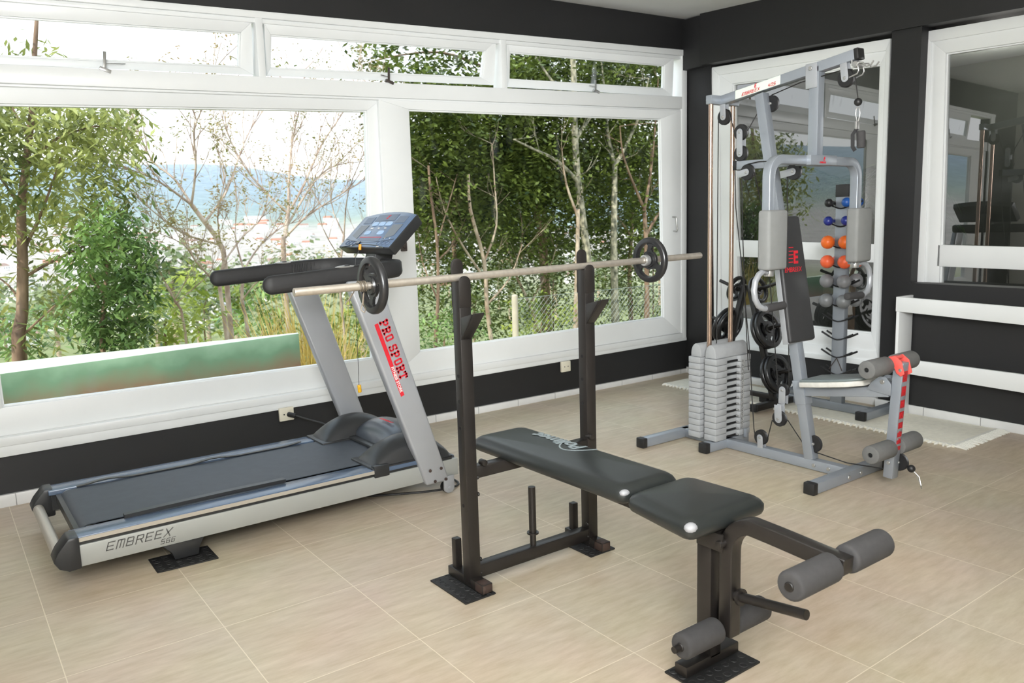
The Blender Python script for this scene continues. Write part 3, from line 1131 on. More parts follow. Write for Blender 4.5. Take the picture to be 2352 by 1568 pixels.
# uprights, slanting back towards the runner
for s, (ya, yb) in enumerate(((-1.228, -1.176), (-0.480, -0.428))):
    mb = MB()
    if s == 0:
        L0, L1 = (-3.083, 0.062), (-3.420, 1.03)
        R0, R1 = (-2.958, 0.062), (-3.268, 1.03)
    else:
        L0, L1 = (-3.083, 0.062), (-3.420, 1.03)
        R0, R1 = (-2.958, 0.062), (-3.268, 1.03)
    mb.hexa([(L0[0], ya, L0[1]), (R0[0], ya, R0[1]), (R0[0], yb, R0[1]), (L0[0], yb, L0[1]),
             (L1[0], ya, L1[1]), (R1[0], ya, R1[1]), (R1[0], yb, R1[1]), (L1[0], yb, L1[1])])
    up = obj('upright', mb, M['silver'], tm, bevel=0.012, segs=3)
    if s == 0:
        for bx, bz in ((-3.064, 0.132), (-3.005, 0.132), (-3.040, 0.076), (-2.982, 0.075)):
            mb = MB()
            mb.capsule((bx, ya + 0.002, bz), (bx, ya - 0.005, bz), 0.0075, 12)
            obj('bolt', mb, M['rust_steel'], up, label='reddish rusty bolt head')
        d = Vector((0.118, 0, -0.355)).normalized()          # down the upright
        q = Vector((d.z, 0, -d.x)) * -1                        # to the right of that line
        q = Vector((-d.z, 0, d.x))
        yt = ya - 0.0012
        o0 = Vector((-3.288, yt, 0.842))
        # text runs downwards along the tube, its top facing right
        strokes('lettering', 'PRO SPORT', 'block', 0.040, frame(o0 + q * 0.006, d, q), M['text_red'], up, sx=1.06, gap=0.20, label='red block lettering')
        mb = MB()
        a = o0 + d * 0.0 - q * 0.010
        b = o0 + d * 0.205 - q * 0.010
        mb.hexa([a - q * 0.009, b - q * 0.009, b - q * 0.009 + Vector((0, 0.001, 0)), a - q * 0.009 + Vector((0, 0.001, 0)),
                 a + q * 0.009, b + q * 0.009, b + q * 0.009 + Vector((0, 0.001, 0)), a + q * 0.009 + Vector((0, 0.001, 0))])
        b2 = o0 + d * 0.352 - q * 0.010
        a2 = b
        mb.hexa([a2 - q * 0.009, b2 - q * 0.009, b2 - q * 0.009 + Vector((0, 0.001, 0)), a2 - q * 0.009 + Vector((0, 0.001, 0)),
                 a2 + q * 0.009, b2 + q * 0.009, b2 + q * 0.009 + Vector((0, 0.001, 0)), a2 + q * 0.009 + Vector((0, 0.001, 0))])
        obj('red_stripe', mb, M['text_red'], up, smooth=0)
        lettering('lettering', 'FITNESS STORE', 0.0185, frame(o0 + d * 0.207 - q * 0.016 + Vector((0, -0.0006, 0)), d, q), M['text_white'], up, bold=0.0004, sx=1.0, label='white lettering on the red stripe')
# transport wheels
for yw in (-1.200, -0.455):
    mb = MB()
    mb.capsule((-2.962, yw - 0.014, 0.0275), (-2.962, yw + 0.020, 0.0275), 0.0265, 24, 0.25)
    wh = obj('transport_wheel', mb, M['cap_black'], tm)
    mb = MB()
    pts = [(-2.990, 0.085), (-2.990, 0.026)] + [(-2.962 + 0.028 * math.cos(math.radians(a)), 0.026 + 0.024 * math.sin(math.radians(a))) for a in range(190, 360, 20)] + [(-2.934, 0.026), (-2.934, 0.085)]
    mb.prism(pts, yw - 0.026, yw - 0.016)
    mb.cyl((-2.962, yw - 0.030, 0.026), (-2.962, yw - 0.015, 0.026), 0.008, 12)
    obj('wheel_bracket', mb, M['silver'], wh, bevel=0.002)
# middle support feet on rubber
for s, yf in enumerate((-1.185, -0.47)):
    mb = MB()
    mb.prism([(-4.235, 0.080), (-4.200, 0.040), (-4.190, 0.0095), (-4.100, 0.0095), (-4.095, 0.040), (-4.072, 0.080)], yf - 0.02, yf + 0.03)
    ft = obj('support_foot', mb, M['black_plastic'], tm, bevel=0.006)
# hand rails in one long horseshoe with rounded ends
cap = [(-0.022 * math.cos(math.radians(a)) if False else 0.023 * math.cos(math.radians(a)), (0.0155 if math.sin(math.radians(a)) > 0 else -0.0155) + 0.023 * math.sin(math.radians(a))) for a in (0, 30, 60, 90, 120, 150, 180, 210, 240, 270, 300, 330)]


def hr_path(y0, s):
    pts = [(-3.730, y0, 1.035), (-3.60, y0, 1.042), (-3.45, y0, 1.052), (-3.32, y0, 1.060), (-3.22, y0 + s * 0.010, 1.064), (-3.14, y0 + s * 0.05, 1.066), (-3.09, y0 + s * 0.13, 1.066), (-3.075, y0 + s * 0.25, 1.066)]
    return pts


for s, y0 in ((1, -1.19), (-1, -0.465)):
    mb = MB()
    P = hr_path(y0, s)
    a = Vector(P[0])
    d = (Vector(P[1]) - a).normalized()
    full = []
    scl = []
    for k_ in range(6):
        an = PI / 2 * k_ / 5
        full.append(a - d * 0.036 * math.cos(an))
        scl.append(max(0.05, math.sin(an)))
    path = full + [Vector(p) for p in P[1:]]
    scl += [1.0] * (len(P) - 1)
    # variable-scale sweep
    vs, k = [], len(cap)
    for i, p in enumerate(path):
        t = (path[min(i + 1, len(path) - 1)] - path[max(i - 1, 0)]).normalized()
        sd = t.cross(Vector((0, 0, 1))).normalized()
        uu = sd.cross(t)
        for cx, cy in cap:
            vs.append(p + sd * cx * scl[i] + uu * cy * scl[i])
    fs = []
    for i in range(len(path) - 1):
        for j in range(k):
            r = (j + 1) % k
            fs.append((i * k + j, i * k + r, (i + 1) * k + r, (i + 1) * k + j))
    fs += [tuple(reversed(range(k))), tuple((len(path) - 1) * k + j for j in range(k))]
    mb._add(vs, fs)
    hr = obj('handrail', mb, M['grip_black'], tm, smooth=60)
    # pulse sensor on top, bellows inside
    mb = MB()
    mb.sphere((0, 0, 0), 1, 18, 10)
    c = Vector((-3.405, y0, 1.090))
    mb.v = [Vector((c.x + p.x * 0.050, c.y + p.y * 0.017, c.z + p.z * 0.007)) for p in mb.v]
    ps = obj('pulse_sensor', mb, M['zinc'], hr)
    mb = MB()
    mb.box((-3.414, y0 - 0.013, 1.094), (-3.392, y0 + 0.013, 1.0985))
    obj('sensor_band', mb, M['black_plastic'], ps, bevel=0.001)
    mb = MB()
    for q in range(8):
        x = -3.37 + q * 0.018
        yy = y0 + s * 0.0235
        mb.box((x, yy - 0.004, 1.033 + (x + 3.37) * .05), (x + 0.009, yy + 0.004, 1.082 + (x + 3.37) * .05))
    obj('grip_ribs', mb, M['grip_black'], hr, bevel=0.002)
mb = MB()
mb.sweep([(-3.075, -0.945, 1.066), (-3.073, -0.83, 1.066), (-3.075, -0.71, 1.066)], cap)
obj('cross_bar', mb, M['grip_black'], tm, smooth=60)
# neck and console
mb = MB()
mb.hexa([(-3.12, -0.89, 1.075), (-3.03, -0.89, 1.075), (-3.03, -0.77, 1.075), (-3.12, -0.77, 1.075),
         (-3.10, -0.87, 1.185), (-2.985, -0.87, 1.205), (-2.985, -0.79, 1.205), (-3.10, -0.79, 1.185)])
obj('console_neck', mb, M['black_plastic'], tm, bevel=0.006)
CB, CT = Vector((-3.15, -0.8275, 1.157)), Vector((-2.99, -0.8275, 1.307))   # lower and upper edge of the face
cu = (CT - CB).normalized()                 # up the face
cv = Vector((0, -1, 0))                     # to the right for the runner
cn = cv.cross(cu).normalized()              # out of the face, towards the runner
if cn.x > 0:
    cn = -cn
HC = (CT - CB).length


def cp_(a, b, h=0.0):
    """console coordinates: a across (-1..1 half width), b up 0..1, h above face"""
    return CB + cv * (a * 0.272) + cu * (b * HC) + cn * h


def face_poly(mb, pts, h0, h1):
    n = len(pts)
    vs = [cp_(a, b, h0) for a, b in pts] + [cp_(a, b, h1) for a, b in pts]
    fs = [tuple(range(n)), tuple(reversed(range(n, 2 * n)))] + [(i, n + i, n + (i + 1) % n, (i + 1) % n) for i in range(n)]
    return mb._add(vs, fs)


outline = [(-1, 0), (1, 0), (1, 0.99)] + [(1 - 0.2 * i, 0.99 + 0.13 * (1 - (1 - 0.2 * i) ** 2)) for i in range(1, 10)] + [(-1, 0.99)]
mb = MB()
n = len(outline)
vs = [cp_(a, b, 0) for a, b in outline] + [cp_(a * 0.95, 0.03 + b * 0.94, -0.052) for a, b in outline]
mb._add(vs, [tuple(range(n)), tuple(reversed(range(n, 2 * n)))] + [(i, n + i, n + (i + 1) % n, (i + 1) % n) for i in range(n)])
con = obj('console', mb, M['black_plastic'], tm, bevel=0.006)
inset = [(a * 0.965, 0.025 + b * 0.955) for a, b in outline]
mb = MB()
face_poly(mb, inset, -0.001, 0.0018)
obj('console_face', mb, M['console_blue'], con, bevel=0.001, label='blue-grey face panel')
for pts, mt, nm, lb in (
    ([(-0.80, 0.69), (-0.80, 0.36), (-0.52, 0.26), (-0.46, 0.69)], 'screen', 'display', 'black display window'),
    ([(0.80, 0.69), (0.80, 0.36), (0.50, 0.26), (0.44, 0.69)], 'screen', 'display', 'black display window'),
    ([(-0.40, 0.82), (-0.40, 1.01), (0.36, 1.02), (0.36, 0.82)], 'console_grey', 'logo_panel', None),
    ([(-0.44, 0.30), (-0.44, 0.22), (0.40, 0.20), (0.40, 0.30)], 'console_grey', 'label_strip', None),
    ([(-0.78, 0.74), (-0.78, 0.93), (-0.46, 0.95), (-0.46, 0.74)], 'console_grey', 'label_panel', None),
    ([(0.78, 0.74), (0.78, 0.93), (0.44, 0.95), (0.44, 0.74)], 'console_grey', 'label_panel', None)):
    mb = MB()
    face_poly(mb, pts, 0.0015, 0.0028)
    obj(nm, mb, M[mt], con, label=lb, smooth=0)
mb = MB()
face_poly(mb, [(-0.43, 0.300), (-0.43, 0.320), (0.40, 0.320), (0.40, 0.300)], 0.0015, 0.0030)
obj('red_line', mb, M['text_red'], con, smooth=0)
btn = [(-0.26, 0.72), (0.0, 0.72), (0.26, 0.72), (-0.28, 0.45), (0.22, 0.45)]
for a, b in btn:
    mb = MB()
    pts = [(a + 0.105 * math.copysign(abs(math.cos(t)) ** .6, math.cos(t)), b + 0.062 * math.copysign(abs(math.sin(t)) ** .6, math.sin(t))) for t in [2 * PI * i / 20 for i in range(20)]]
    face_poly(mb, pts, 0.0015, 0.0040)
    obj('button', mb, M['console_btn'], con, label='pale blue button')
for a in (-0.74, -0.60, -0.46, 0.50, 0.66, 0.82):
    mb = MB()
    path = [cp_(a + 0.06 * math.cos(t), 0.135 + 0.055 * math.sin(t), 0.0026) for t in [2 * PI * i / 16 for i in range(16)]]
    mb.tube(path, 0.0014, 5, closed=True)
    obj('button_ring', mb, M['console_grey'], con)
mb = MB()
face_poly(mb, [(-0.36, 0.10), (-0.22, 0.10), (-0.22, 0.17), (-0.36, 0.17)], 0.001, 0.007)
obj('key_slot', mb, M['screen'], con)
mb = MB()
path = [cp_(-0.82 + 1.64 * i / 16, 0.005 + 0.085 * (1 - ((i - 8) / 8) ** 2), 0.0025) for i in range(17)]
mb.tube(path, 0.0022, 6)
path = [cp_(-0.92 + 1.84 * i / 20, 0.255 - 0.09 * (1 - ((i - 10) / 10) ** 2), 0.0022) for i in range(21)]
mb.tube(path, 0.0013, 6)
obj('panel_groove', mb, M['screen'], con)
TM = lambda a, b: frame(cp_(a, b, 0.0030), cv, cu)
lettering('lettering', 'E', 0.034, TM(-0.02, 0.88), M['text_red'], con, shear=0.35, bold=0.001)
for a, b, tx in ((-0.30, 0.575, 'speed'), (-0.02, 0.575, 'time'), (0.22, 0.575, 'start'), (-0.50, 0.03, 'on'), (0.52, 0.02, 'speed'), (0.56, 0.26, '1'), (0.74, 0.26, '2')):
    lettering('lettering', tx, 0.011, TM(a, b), M['text_white'], con)
# safety lanyard: orange knot, string, yellow clip
k0 = cp_(-0.06, 0.02, 0.006)
mb = MB()
mb.capsule(k0 + Vector((0.0, 0, 0.010)), k0 + Vector((-0.004, 0.0, -0.018)), 0.007, 10)
lan = obj('safety_key', mb, M['orange_clip'], tm, label='orange safety key')
mb = MB()
e1 = Vector((-3.195, k0.y + 0.01, 0.487))
pts = [k0 + Vector((-0.004, 0, -0.016)), k0 + Vector((-0.028, -0.002, -0.05))] + [Vector((-3.188, k0.y + 0.005, 1.02)), Vector((-3.19, k0.y + 0.01, 0.8)), e1]
mb.tube(pts, 0.0013, 6)
obj('string', mb, M['cable'], lan)
mb = MB()
mb.capsule(e1 + Vector((0, 0, 0.006)), e1 + Vector((0.003, 0.002, -0.032)), 0.0095, 12)
obj('clip', mb, M['yellow_clip'], lan, label='yellow plastic clip', bevel=0)
# power cord from the outlet behind, running down into the motor bay
oc = at(657, 950, -0.02)
mb = MB()
mb.capsule((oc.x + 0.005, -0.036, oc.z), (oc.x + 0.035, -0.075, oc.z - 0.008), 0.014, 12)
pc = obj('power_plug', mb, M['cap_black'], tm)
mb = MB()
pts = [(oc.x + 0.030, -0.068, oc.z - 0.006), (oc.x + 0.09, -0.13, oc.z - 0.03), (oc.x + 0.16, -0.22, 0.165), (oc.x + 0.20, -0.32, 0.10), (-3.03, -0.40, 0.03), (-2.95, -0.47, 0.010), (-2.86, -0.7, 0.008), (-2.85, -1.0, 0.008), (-2.87, -1.16, 0.008), (-2.99, -1.17, 0.008), (-3.15, -1.10, 0.008), (-3.3, -1.0, 0.008), (-3.36, -0.9, 0.03), (-3.36, -0.85, 0.12)]
sm = []
for i in range(len(pts) - 1):
    for q in range(4):
        t = q / 4
        p_ = [Vector(pts[max(0, min(len(pts) - 1, i + w_))]) for w_ in (-1, 0, 1, 2)]
        sm.append(0.5 * ((2 * p_[1]) + (p_[2] - p_[0]) * t + (2 * p_[0] - 5 * p_[1] + 4 * p_[2] - p_[3]) * t * t + (3 * p_[1] - 3 * p_[2] + p_[3] - p_[0]) * t ** 3))
sm.append(Vector(pts[-1]))
for p_ in sm:
    p_.z = max(p_.z, 0.006)
mb.tube(sm, 0.0055, 7)
obj('cord', mb, M['cable'], pc)


def stud_mat(x0, x1, y0, y1, name, label, skew=0.0, group=None):
    """thin black rubber mat with raised round studs"""
    mb = MB()
    mb.hexa([(x0, y0 + skew, 0.001), (x1, y0, 0.001), (x1, y1, 0.001), (x0, y1 + skew, 0.001), (x0, y0 + skew, 0.006), (x1, y0, 0.006), (x1, y1, 0.006), (x0, y1 + skew, 0.006)])
    nx, ny = int((x1 - x0) / 0.032), int((y1 - y0) / 0.032)
    for i in range(nx):
        for j in range(ny):
            x = x0 + (x1 - x0) * (i + .5) / nx
            y = y0 + (y1 - y0) * (j + .5) / ny + skew * (x1 - x) / (x1 - x0)
            mb.tube(arc((x, y, 0.0062), 0.0105, 0, 337.5, 15, 'xy'), 0.0016, 5, closed=True)
    return tag(obj(name, mb, M['rubber_mat']), label, 'mat', group)


stud_mat(-4.268, -4.048, -1.277, -1.125, 'rubber_mat', 'black studded rubber mat under the middle foot of the treadmill', 0.012)

# ============================================================ WEIGHT BENCH
wb = thing('weight_bench', (-3.16, -2.45, 0), 'black steel weight bench with barbell uprights, padded seat and leg curl rollers', 'bench')
YP = -2.112
for x, zt_, sg in ((-3.421, 1.083, 1), (-2.872, 1.090, -1)):
    w, d = 0.046, 0.044
    mb = MB()
    mb.box((x - w / 2, YP - d / 2, 0.02), (x + w / 2, YP + d / 2, zt_ - 0.014))
    up = obj('upright', mb, M['black_steel'], wb, bevel=0.003)
    # tall rear plate and short front lip that cradle the bar
    for nm, ya, yb, top in (('rear_plate', YP + d / 2 - 0.004, YP + d / 2 + 0.003, zt_ + 0.060), ('front_lip', YP - d / 2 - 0.003, YP - d / 2 + 0.004, zt_ + 0.004)):
        pts = [(x - w / 2, zt_ - 0.10), (x + w / 2, zt_ - 0.10)] + [(x + w / 2 * math.cos(math.radians(a)), top - w / 2 + w / 2 * math.sin(math.radians(a))) for a in range(0, 181, 20)]
        mb = MB()
        mb.prism(pts, ya, yb)
        obj(nm, mb, M['black_steel'], up, bevel=0.0015)
    # lower catch: an outward slanting hook
    mb = MB()
    y0 = YP - d / 2
    mb.prism([(y0, 0.878), (y0 - 0.004, 0.878), (y0 - 0.080, 0.962), (y0 - 0.082, 0.970), (y0 - 0.074, 0.970), (y0, 0.892)], x - 0.019, x + 0.019, 'x')
    mb.prism([(y0, 0.876), (y0 - 0.072, 0.966), (y0 - 0.062, 0.966), (y0, 0.950)], x - 0.021, x - 0.017, 'x')
    obj('catch_hook', mb, M['black_steel'], up, bevel=0.001)
    mb = MB()
    for z in (0.752, 0.665, 0.573, 0.30):
        mb.cyl((x - w / 2 - 0.0006, YP + 0.002, z), (x - w / 2 + 0.002, YP + 0.002, z), 0.0065, 12)
    obj('adjustment_holes', mb, M['dark_hole'], up)
    mb = MB()
    for z in (0.395, 0.335, 0.10, 0.05):
        mb.capsule((x + sg * w / 2, YP - 0.016, z), (x + sg * (w / 2 + 0.007), YP - 0.016, z), 0.008, 8)
    obj('bolts', mb, M['black_steel'], up)
    # foot bar with an upright pin
    mb = MB()
    mb.box((x - 0.021, -2.205, 0.0085), (x + 0.021, -1.985, 0.042))
    mb.mi = 1
    mb.box((x - 0.0215, -2.206, 0.0085), (x + 0.0215, -2.160, 0.0425))
    ft = obj('foot_bar', mb, [M['black_steel'], M['rust_steel']], wb, bevel=0.003)
    mb = MB()
    mb.box((x - 0.013, -2.030, 0.040), (x + 0.013, -2.004, 0.150))
    obj('foot_pin', mb, M['black_steel'], ft, bevel=0.002)
mb = MB()
mb.bar((-3.40, YP, 0.057), (-2.893, YP, 0.057), 0.042, 0.046)
cb = obj('cross_bar', mb, M['black_steel'], wb, bevel=0.003)
mb = MB()
mb.cyl((-3.150, YP, 0.078), (-3.150, YP, 0.130), 0.0115, 16)
mb.cyl((-3.150, YP, 0.130), (-3.150, YP, 0.302), 0.0135, 16)
mb.lathe([(-0.003, 0.0138), (0.003, 0.0138), (0.003, 0.022), (-0.003, 0.022)], (-3.150, YP, 0.127), 'z', 20)
obj('plate_spindle', mb, M['black_steel'], wb)
mb = MB()
mb.bar((-3.40, YP, 0.413), (-2.893, YP, 0.413), 0.042, 0.042)
obj('cross_bar', mb, M['black_steel'], wb, bevel=0.003)
for x in (-3.375, -2.92):
    mb = MB()
    mb.lathe([(-0.014, 0.0), (0.014, 0.0), (0.014, 0.011), (-0.014, 0.011)], (x + (-0.0 if x < -3 else 0.035), YP - 0.024, 0.446), 'y', 14)
    obj('clamp_knob', mb, M['black_steel'], wb, bevel=0.002)
# spine under the pads
mb = MB()
mb.bar((-3.16, YP + 0.01, 0.405), (-3.17, -2.985, 0.390), 0.042, 0.032)
obj('spine', mb, M['black_steel'], wb, bevel=0.003)


def pad(name, corners, z0, z1, mat, parent, crown=0.008, r=0.028, n=14):
    """upholstered pad: a rounded slab over a quad, with a soft crown"""
    c = [Vector((*p, 0)) for p in corners]
    m = MB()
    vs = []
    prof = [(0.0, 0.012), (0.10, 0.004), (0.30, 0.0), (0.55, 0.0), (0.75, 0.006), (0.90, 0.016), (0.97, 0.026), (1.0, 0.040)]
    cen = sum(c, Vector()) / 4
    loops = []
    for t, ins in prof:
        lp = []
        for i in range(4):
            p, a, b = c[i], c[(i - 1) % 4], c[(i + 1) % 4]
            da, db = (a - p).normalized(), (b - p).normalized()
            for k in range(5):
                an = PI / 2 * k / 4
                q = p + (da + db) * (r + ins) - db * (r * math.cos(an)) - da * (r * math.sin(an))
                # outline corner arc, shrunk by the inset
                lp.append(q)
        loops.append([Vector((q.x, q.y, z0 + (z1 - z0) * t)) for q in lp])
    k = len(loops[0])
    for lp in loops:
        vs += lp
    # crowned top
    last = loops[-1]
    cc = Vector((cen.x, cen.y, z1))
    extra = []
    for f in (0.75, 0.45, 0.2):
        extra.append([cc + (p - cc) * f + Vector((0, 0, crown * (1 - f * f))) for p in last])
    for lp in extra:
        vs += lp
    fs = []
    for i in range(len(prof) + 2):
        for j in range(k):
            q = (j + 1) % k
            fs.append((i * k + j, i * k + q, (i + 1) * k + q, (i + 1) * k + j))
    e = (len(prof) + 2) * k
    fs.append(tuple(e + j for j in range(k)))
    fs.append(tuple(reversed(range(k))))
    m._add(vs, fs)
    return obj(name, m, mat, parent, smooth=80)


bp = pad('backrest_pad', [(-3.283, -1.922), (-3.040, -1.922), (-3.040, -2.722), (-3.283, -2.722)], 0.428, 0.482, M['vinyl'], wb, 0.005)
lettering('logo', 'Polimet', 0.075, frame((-3.080, -2.345, 0.4875), (0, 1, 0), (-1, 0, 0)), M['text_pale'], bp, shear=0.2, bold=0.002, sx=1.12, label='pale grey printed brand lettering')
mb = MB()
path = [(-3.075 - 0.085 * math.sin(PI * i / 14) ** .8, -2.385 + 0.16 * i / 14, 0.4873) for i in range(15)]
mb.sweep(path, [(-0.003, -0.0004), (0.003, -0.0004), (0.003, 0.0006), (-0.003, 0.0006)])
obj('logo_swoosh', mb, M['text_pale'], bp, smooth=0)
mb = MB()
mb.sphere((0, 0, 0), 1, 12, 8)
c = Vector((-3.277, -2.7, 0.446))
mb.v = [Vector((-3.262 + p.x * 0.018, -2.708 + p.y * 0.014, 0.462 + p.z * 0.010)) for p in mb.v]
obj('corner_tape', mb, M['tape'], bp, label='shiny worn patch on the corner')
sp = pad('seat_pad', [(-3.290, -2.738), (-3.022, -2.738), (-3.010, -3.022), (-3.338, -3.022)], 0.424, 0.480, M['vinyl'], wb, 0.006)
mb = MB()
mb.sphere((0, 0, 0), 1, 12, 8)
mb.v = [Vector((-3.315 + p.x * 0.020, -3.006 + p.y * 0.017, 0.458 + p.z * 0.014)) for p in mb.v]
obj('corner_tape', mb, M['tape'], sp, label='shiny worn patch on the corner')
# front leg
mb = MB()
mb.box((-3.193, -2.972, 0.03), (-3.147, -2.922, 0.400))
fl = obj('front_leg', mb, M['black_steel'], wb, bevel=0.003)
mb = MB()
mb.box((-3.290, -2.972, 0.0085), (-3.068, -2.928, 0.040))
obj('foot_bar', mb, M['black_steel'], wb, bevel=0.003)
mb = MB()
mb.box((-3.205, -3.020, 0.362), (-3.199, -2.930, 0.412))
mb.box((-3.141, -3.020, 0.362), (-3.135, -2.930, 0.412))
mb.box((-3.205, -2.975, 0.402), (-3.135, -2.925, 0.424))
obj('pivot_bracket', mb, M['black_steel'], wb, bevel=0.002)
mb = MB()
mb.cyl((-3.215, -3.012, 0.385), (-3.125, -3.012, 0.385), 0.011, 14)
obj('pivot_bolt', mb, M['black_steel'], wb, bevel=0.002)
# bent leg curl arm
path = [(-3.17, -3.018, 0.118), (-3.17, -3.018, 0.34)]
path += [(-3.17, -3.098 + 0.080 * math.cos(math.radians(a)), 0.362 + 0.088 * math.sin(math.radians(a))) for a in range(0, 96, 12)]
path += [(-3.17, -3.16, 0.446), (-3.17, -3.36, 0.432)]
mb = MB()
t = 0.021
mb.sweep(path, [(-t, -t), (t, -t), (t, t), (-t, t)], up=(1, 0, 0))
la = obj('leg_curl_arm', mb, M['black_steel'], wb, bevel=0.003, smooth=50)
for yy, zz, nm in ((-3.335, 0.432, 'up'), (-2.998, 0.133, 'lo')):
    mb = MB()
    mb.cyl((-3.37, yy, zz), (-2.97, yy, zz), 0.0095, 12)
    ax = obj('roller_axle', mb, M['black_steel'], la)
    for sg in (-1, 1):
        a, b = (0.030, 0.195)
        if nm == 'lo':
            a, b = 0.028, 0.175
        mb = MB()
        mb.capsule((-3.17 + sg * a, yy, zz), (-3.17 + sg * b, yy, zz), 0.036, 24, 0.28)
        fr = obj('foam_roller', mb, M['foam_dark'], wb, label='dark grey foam roller')
        mb = MB()
        mb.capsule((-3.17 + sg * (b - 0.01), yy, zz), (-3.17 + sg * (b + 0.004), yy, zz), 0.012, 14)
        obj('end_plug', mb, M['black_steel'], fr)
mb = MB()
mb.tube([(-3.17, -3.030, 0.236), (-3.17, -3.055, 0.240)], 0.015, 16)
mb.tube([(-3.17, -3.052, 0.2395), (-3.17, -3.254, 0.268)], 0.0135, 16)
mb.tube([(-3.17, -3.052, 0.2395), (-3.17, -3.060, 0.2406)], 0.023, 18)
obj('plate_peg', mb, M['black_steel'], la, bevel=0.0)
stud_mat(-3.515, -3.392, -2.212, -1.982, 'rubber_mat', 'black studded rubber mat under the left upright of the weight bench', 0.0)
stud_mat(-2.945, -2.822, -2.200, -1.975, 'rubber_mat', 'black studded rubber mat under the right upright of the weight bench', 0.0)
stud_mat(-3.305, -3.060, -3.040, -2.905, 'rubber_mat', 'black studded rubber mat under the front leg of the weight bench', 0.0)

# barbell in the cradle, its two plates and a spring clip
BA, BB = Vector((-3.992, YP, 1.0742)), Vector((-2.235, YP, 1.0966))
bd = (BB - BA).normalized()
bar_at = lambda x: BA + bd * ((x - BA.x) / bd.x)
bb = thing('barbell', (-3.12, YP, 1.085), 'long straight steel barbell resting in the bench cradles', 'barbell')
mb = MB()
mb.capsule(BA, BB, 0.0125, 20, 0.12)
obj('shaft', mb, M['bar_steel'], bb)
mb = MB()
c = bar_at(-2.558)
mb.lathe([(-0.011, 0.0127), (0.011, 0.0127), (0.011, 0.022), (-0.011, 0.022)], c, 'x', 24)
obj('inner_collar', mb, M['zinc'], bb, bevel=0.002)


def plate_mesh(R, t=0.024, hole=0.0150, hub=0.027, win=True, N_=72, name='weight_plate', spokes=3):
    """cast plate, axis x: rim, thinner web with curved windows, hub"""
    radii = [hole, hub, hub + 0.003, R * 0.42, R * 0.48, R * 0.66, R * 0.73, R * 0.77, R - 0.006, R - 0.002, R]
    half = {0: t * .46, 1: t * .46, 2: t * .2, 3: t * .2, 4: t * .2, 5: t * .2, 6: t * .2, 7: t * .5, 8: t * .5, 9: t * .38, 10: t * .2}
    mb = MB()
    vid = {}
    vs, fs = [], []

    def V(i, j, s):
        key = (i, j % N_, s)
        if key not in vid:
            a = 2 * PI * (j % N_) / N_ + (radii[i] / R - 0.3) * 0.5
            vid[key] = len(vs)
            vs.append((s * half[i], radii[i] * math.cos(a), radii[i] * math.sin(a)))
        return vid[key]

    def solid(i, j):
        if not win or i < 3 or i > 5:
            return 0 <= i < len(radii) - 1
        ph = (j % (N_ // spokes)) / (N_ // spokes)
        return not (0.12 < ph < 0.88) if i in (4,) else not (0.17 < ph < 0.84)
    for i in range(len(radii) - 1):
        for j in range(N_):
            if not solid(i, j):
                continue
            fs.append((V(i, j, 1), V(i + 1, j, 1), V(i + 1, j + 1, 1), V(i, j + 1, 1)))
            fs.append((V(i, j, -1), V(i, j + 1, -1), V(i + 1, j + 1, -1), V(i + 1, j, -1)))
            if i == 0 or not solid(i - 1, j):
                fs.append((V(i, j, 1), V(i, j + 1, 1), V(i, j + 1, -1), V(i, j, -1)))
            if i == len(radii) - 2 or not solid(i + 1, j):
                fs.append((V(i + 1, j, 1), V(i + 1, j, -1), V(i + 1, j + 1, -1), V(i + 1, j + 1, 1)))
            if not solid(i, j - 1):
                fs.append((V(i, j, 1), V(i, j, -1), V(i + 1, j, -1), V(i + 1, j, 1)))
            if not solid(i, j + 1):
                fs.append((V(i, j + 1, 1), V(i + 1, j + 1, 1), V(i + 1, j + 1, -1), V(i, j + 1, -1)))
    mb._add(vs, fs)
    o = obj(name, mb, M['plate_black'], None, smooth=40)
    return o


tilt = Euler((0, -math.asin(bd.z), 0))
pl = plate_mesh(0.089)
pl.location = bar_at(-3.742)
pl.rotation_euler = Euler((0.5, -math.asin(bd.z), 0))
tag(pl, 'black weight plate with curved openings on the barbell end beside the treadmill', 'weight plate')
pr = dup(pl, bar_at(-2.533), 'black weight plate with curved openings on the barbell end nearest the corner post', rot=Euler((1.45, -math.asin(bd.z), 0)))
# spring clip
sc = thing('spring_clip', bar_at(-3.775), 'bent wire spring clip hanging on the barbell beside the weight plate', 'clip')
c = bar_at(-3.785)
pts = []
for i in range(66):
    a = 2 * PI * i / 16
    p = bar_at(-3.790 + 0.026 * i / 65)
    pts.append(p + Vector((0, math.cos(a) * 0.0155, math.sin(a) * 0.0155)))
mb = MB()
s0, s1 = pts[0], pts[-1]


def loop_tail(p, dx, dz, w):
    return [p + Vector((dx * .3, -0.004, dz * .35)), p + Vector((dx * .8, -0.006, dz * .8)), p + Vector((dx + w, -0.008, dz)), p + Vector((dx + w * .2, -0.012, dz * 1.12)), p + Vector((dx - w, -0.008, dz)), p + Vector((dx * .7 - w * .2, -0.004, dz * .7)), p + Vector((dx * .4, -0.002, dz * .4))]


mb.tube(list(reversed(loop_tail(s0, -0.034, -0.050, 0.008))) + pts + loop_tail(s1, -0.010, -0.078, 0.008), 0.0018, 6)
obj('coil', mb, M['spring'], sc)

# =============================================================== MULTI GYM
GX = -1.395
G = thing('multi_gym', (GX, -1.8, 0), 'grey steel multi gym with weight stack, backrest, butterfly arms and leg rollers', 'gym machine')
S = 0.025
SG = M['silver_dark']


def beam(name, p0, p1, w, h, parent=G, mat=None, bevel=0.003, up=(0, 0, 1)):
    mb = MB()
    mb.bar(p0, p1, w, h, up)
    return obj(name, mb, mat or SG, parent, bevel=bevel)


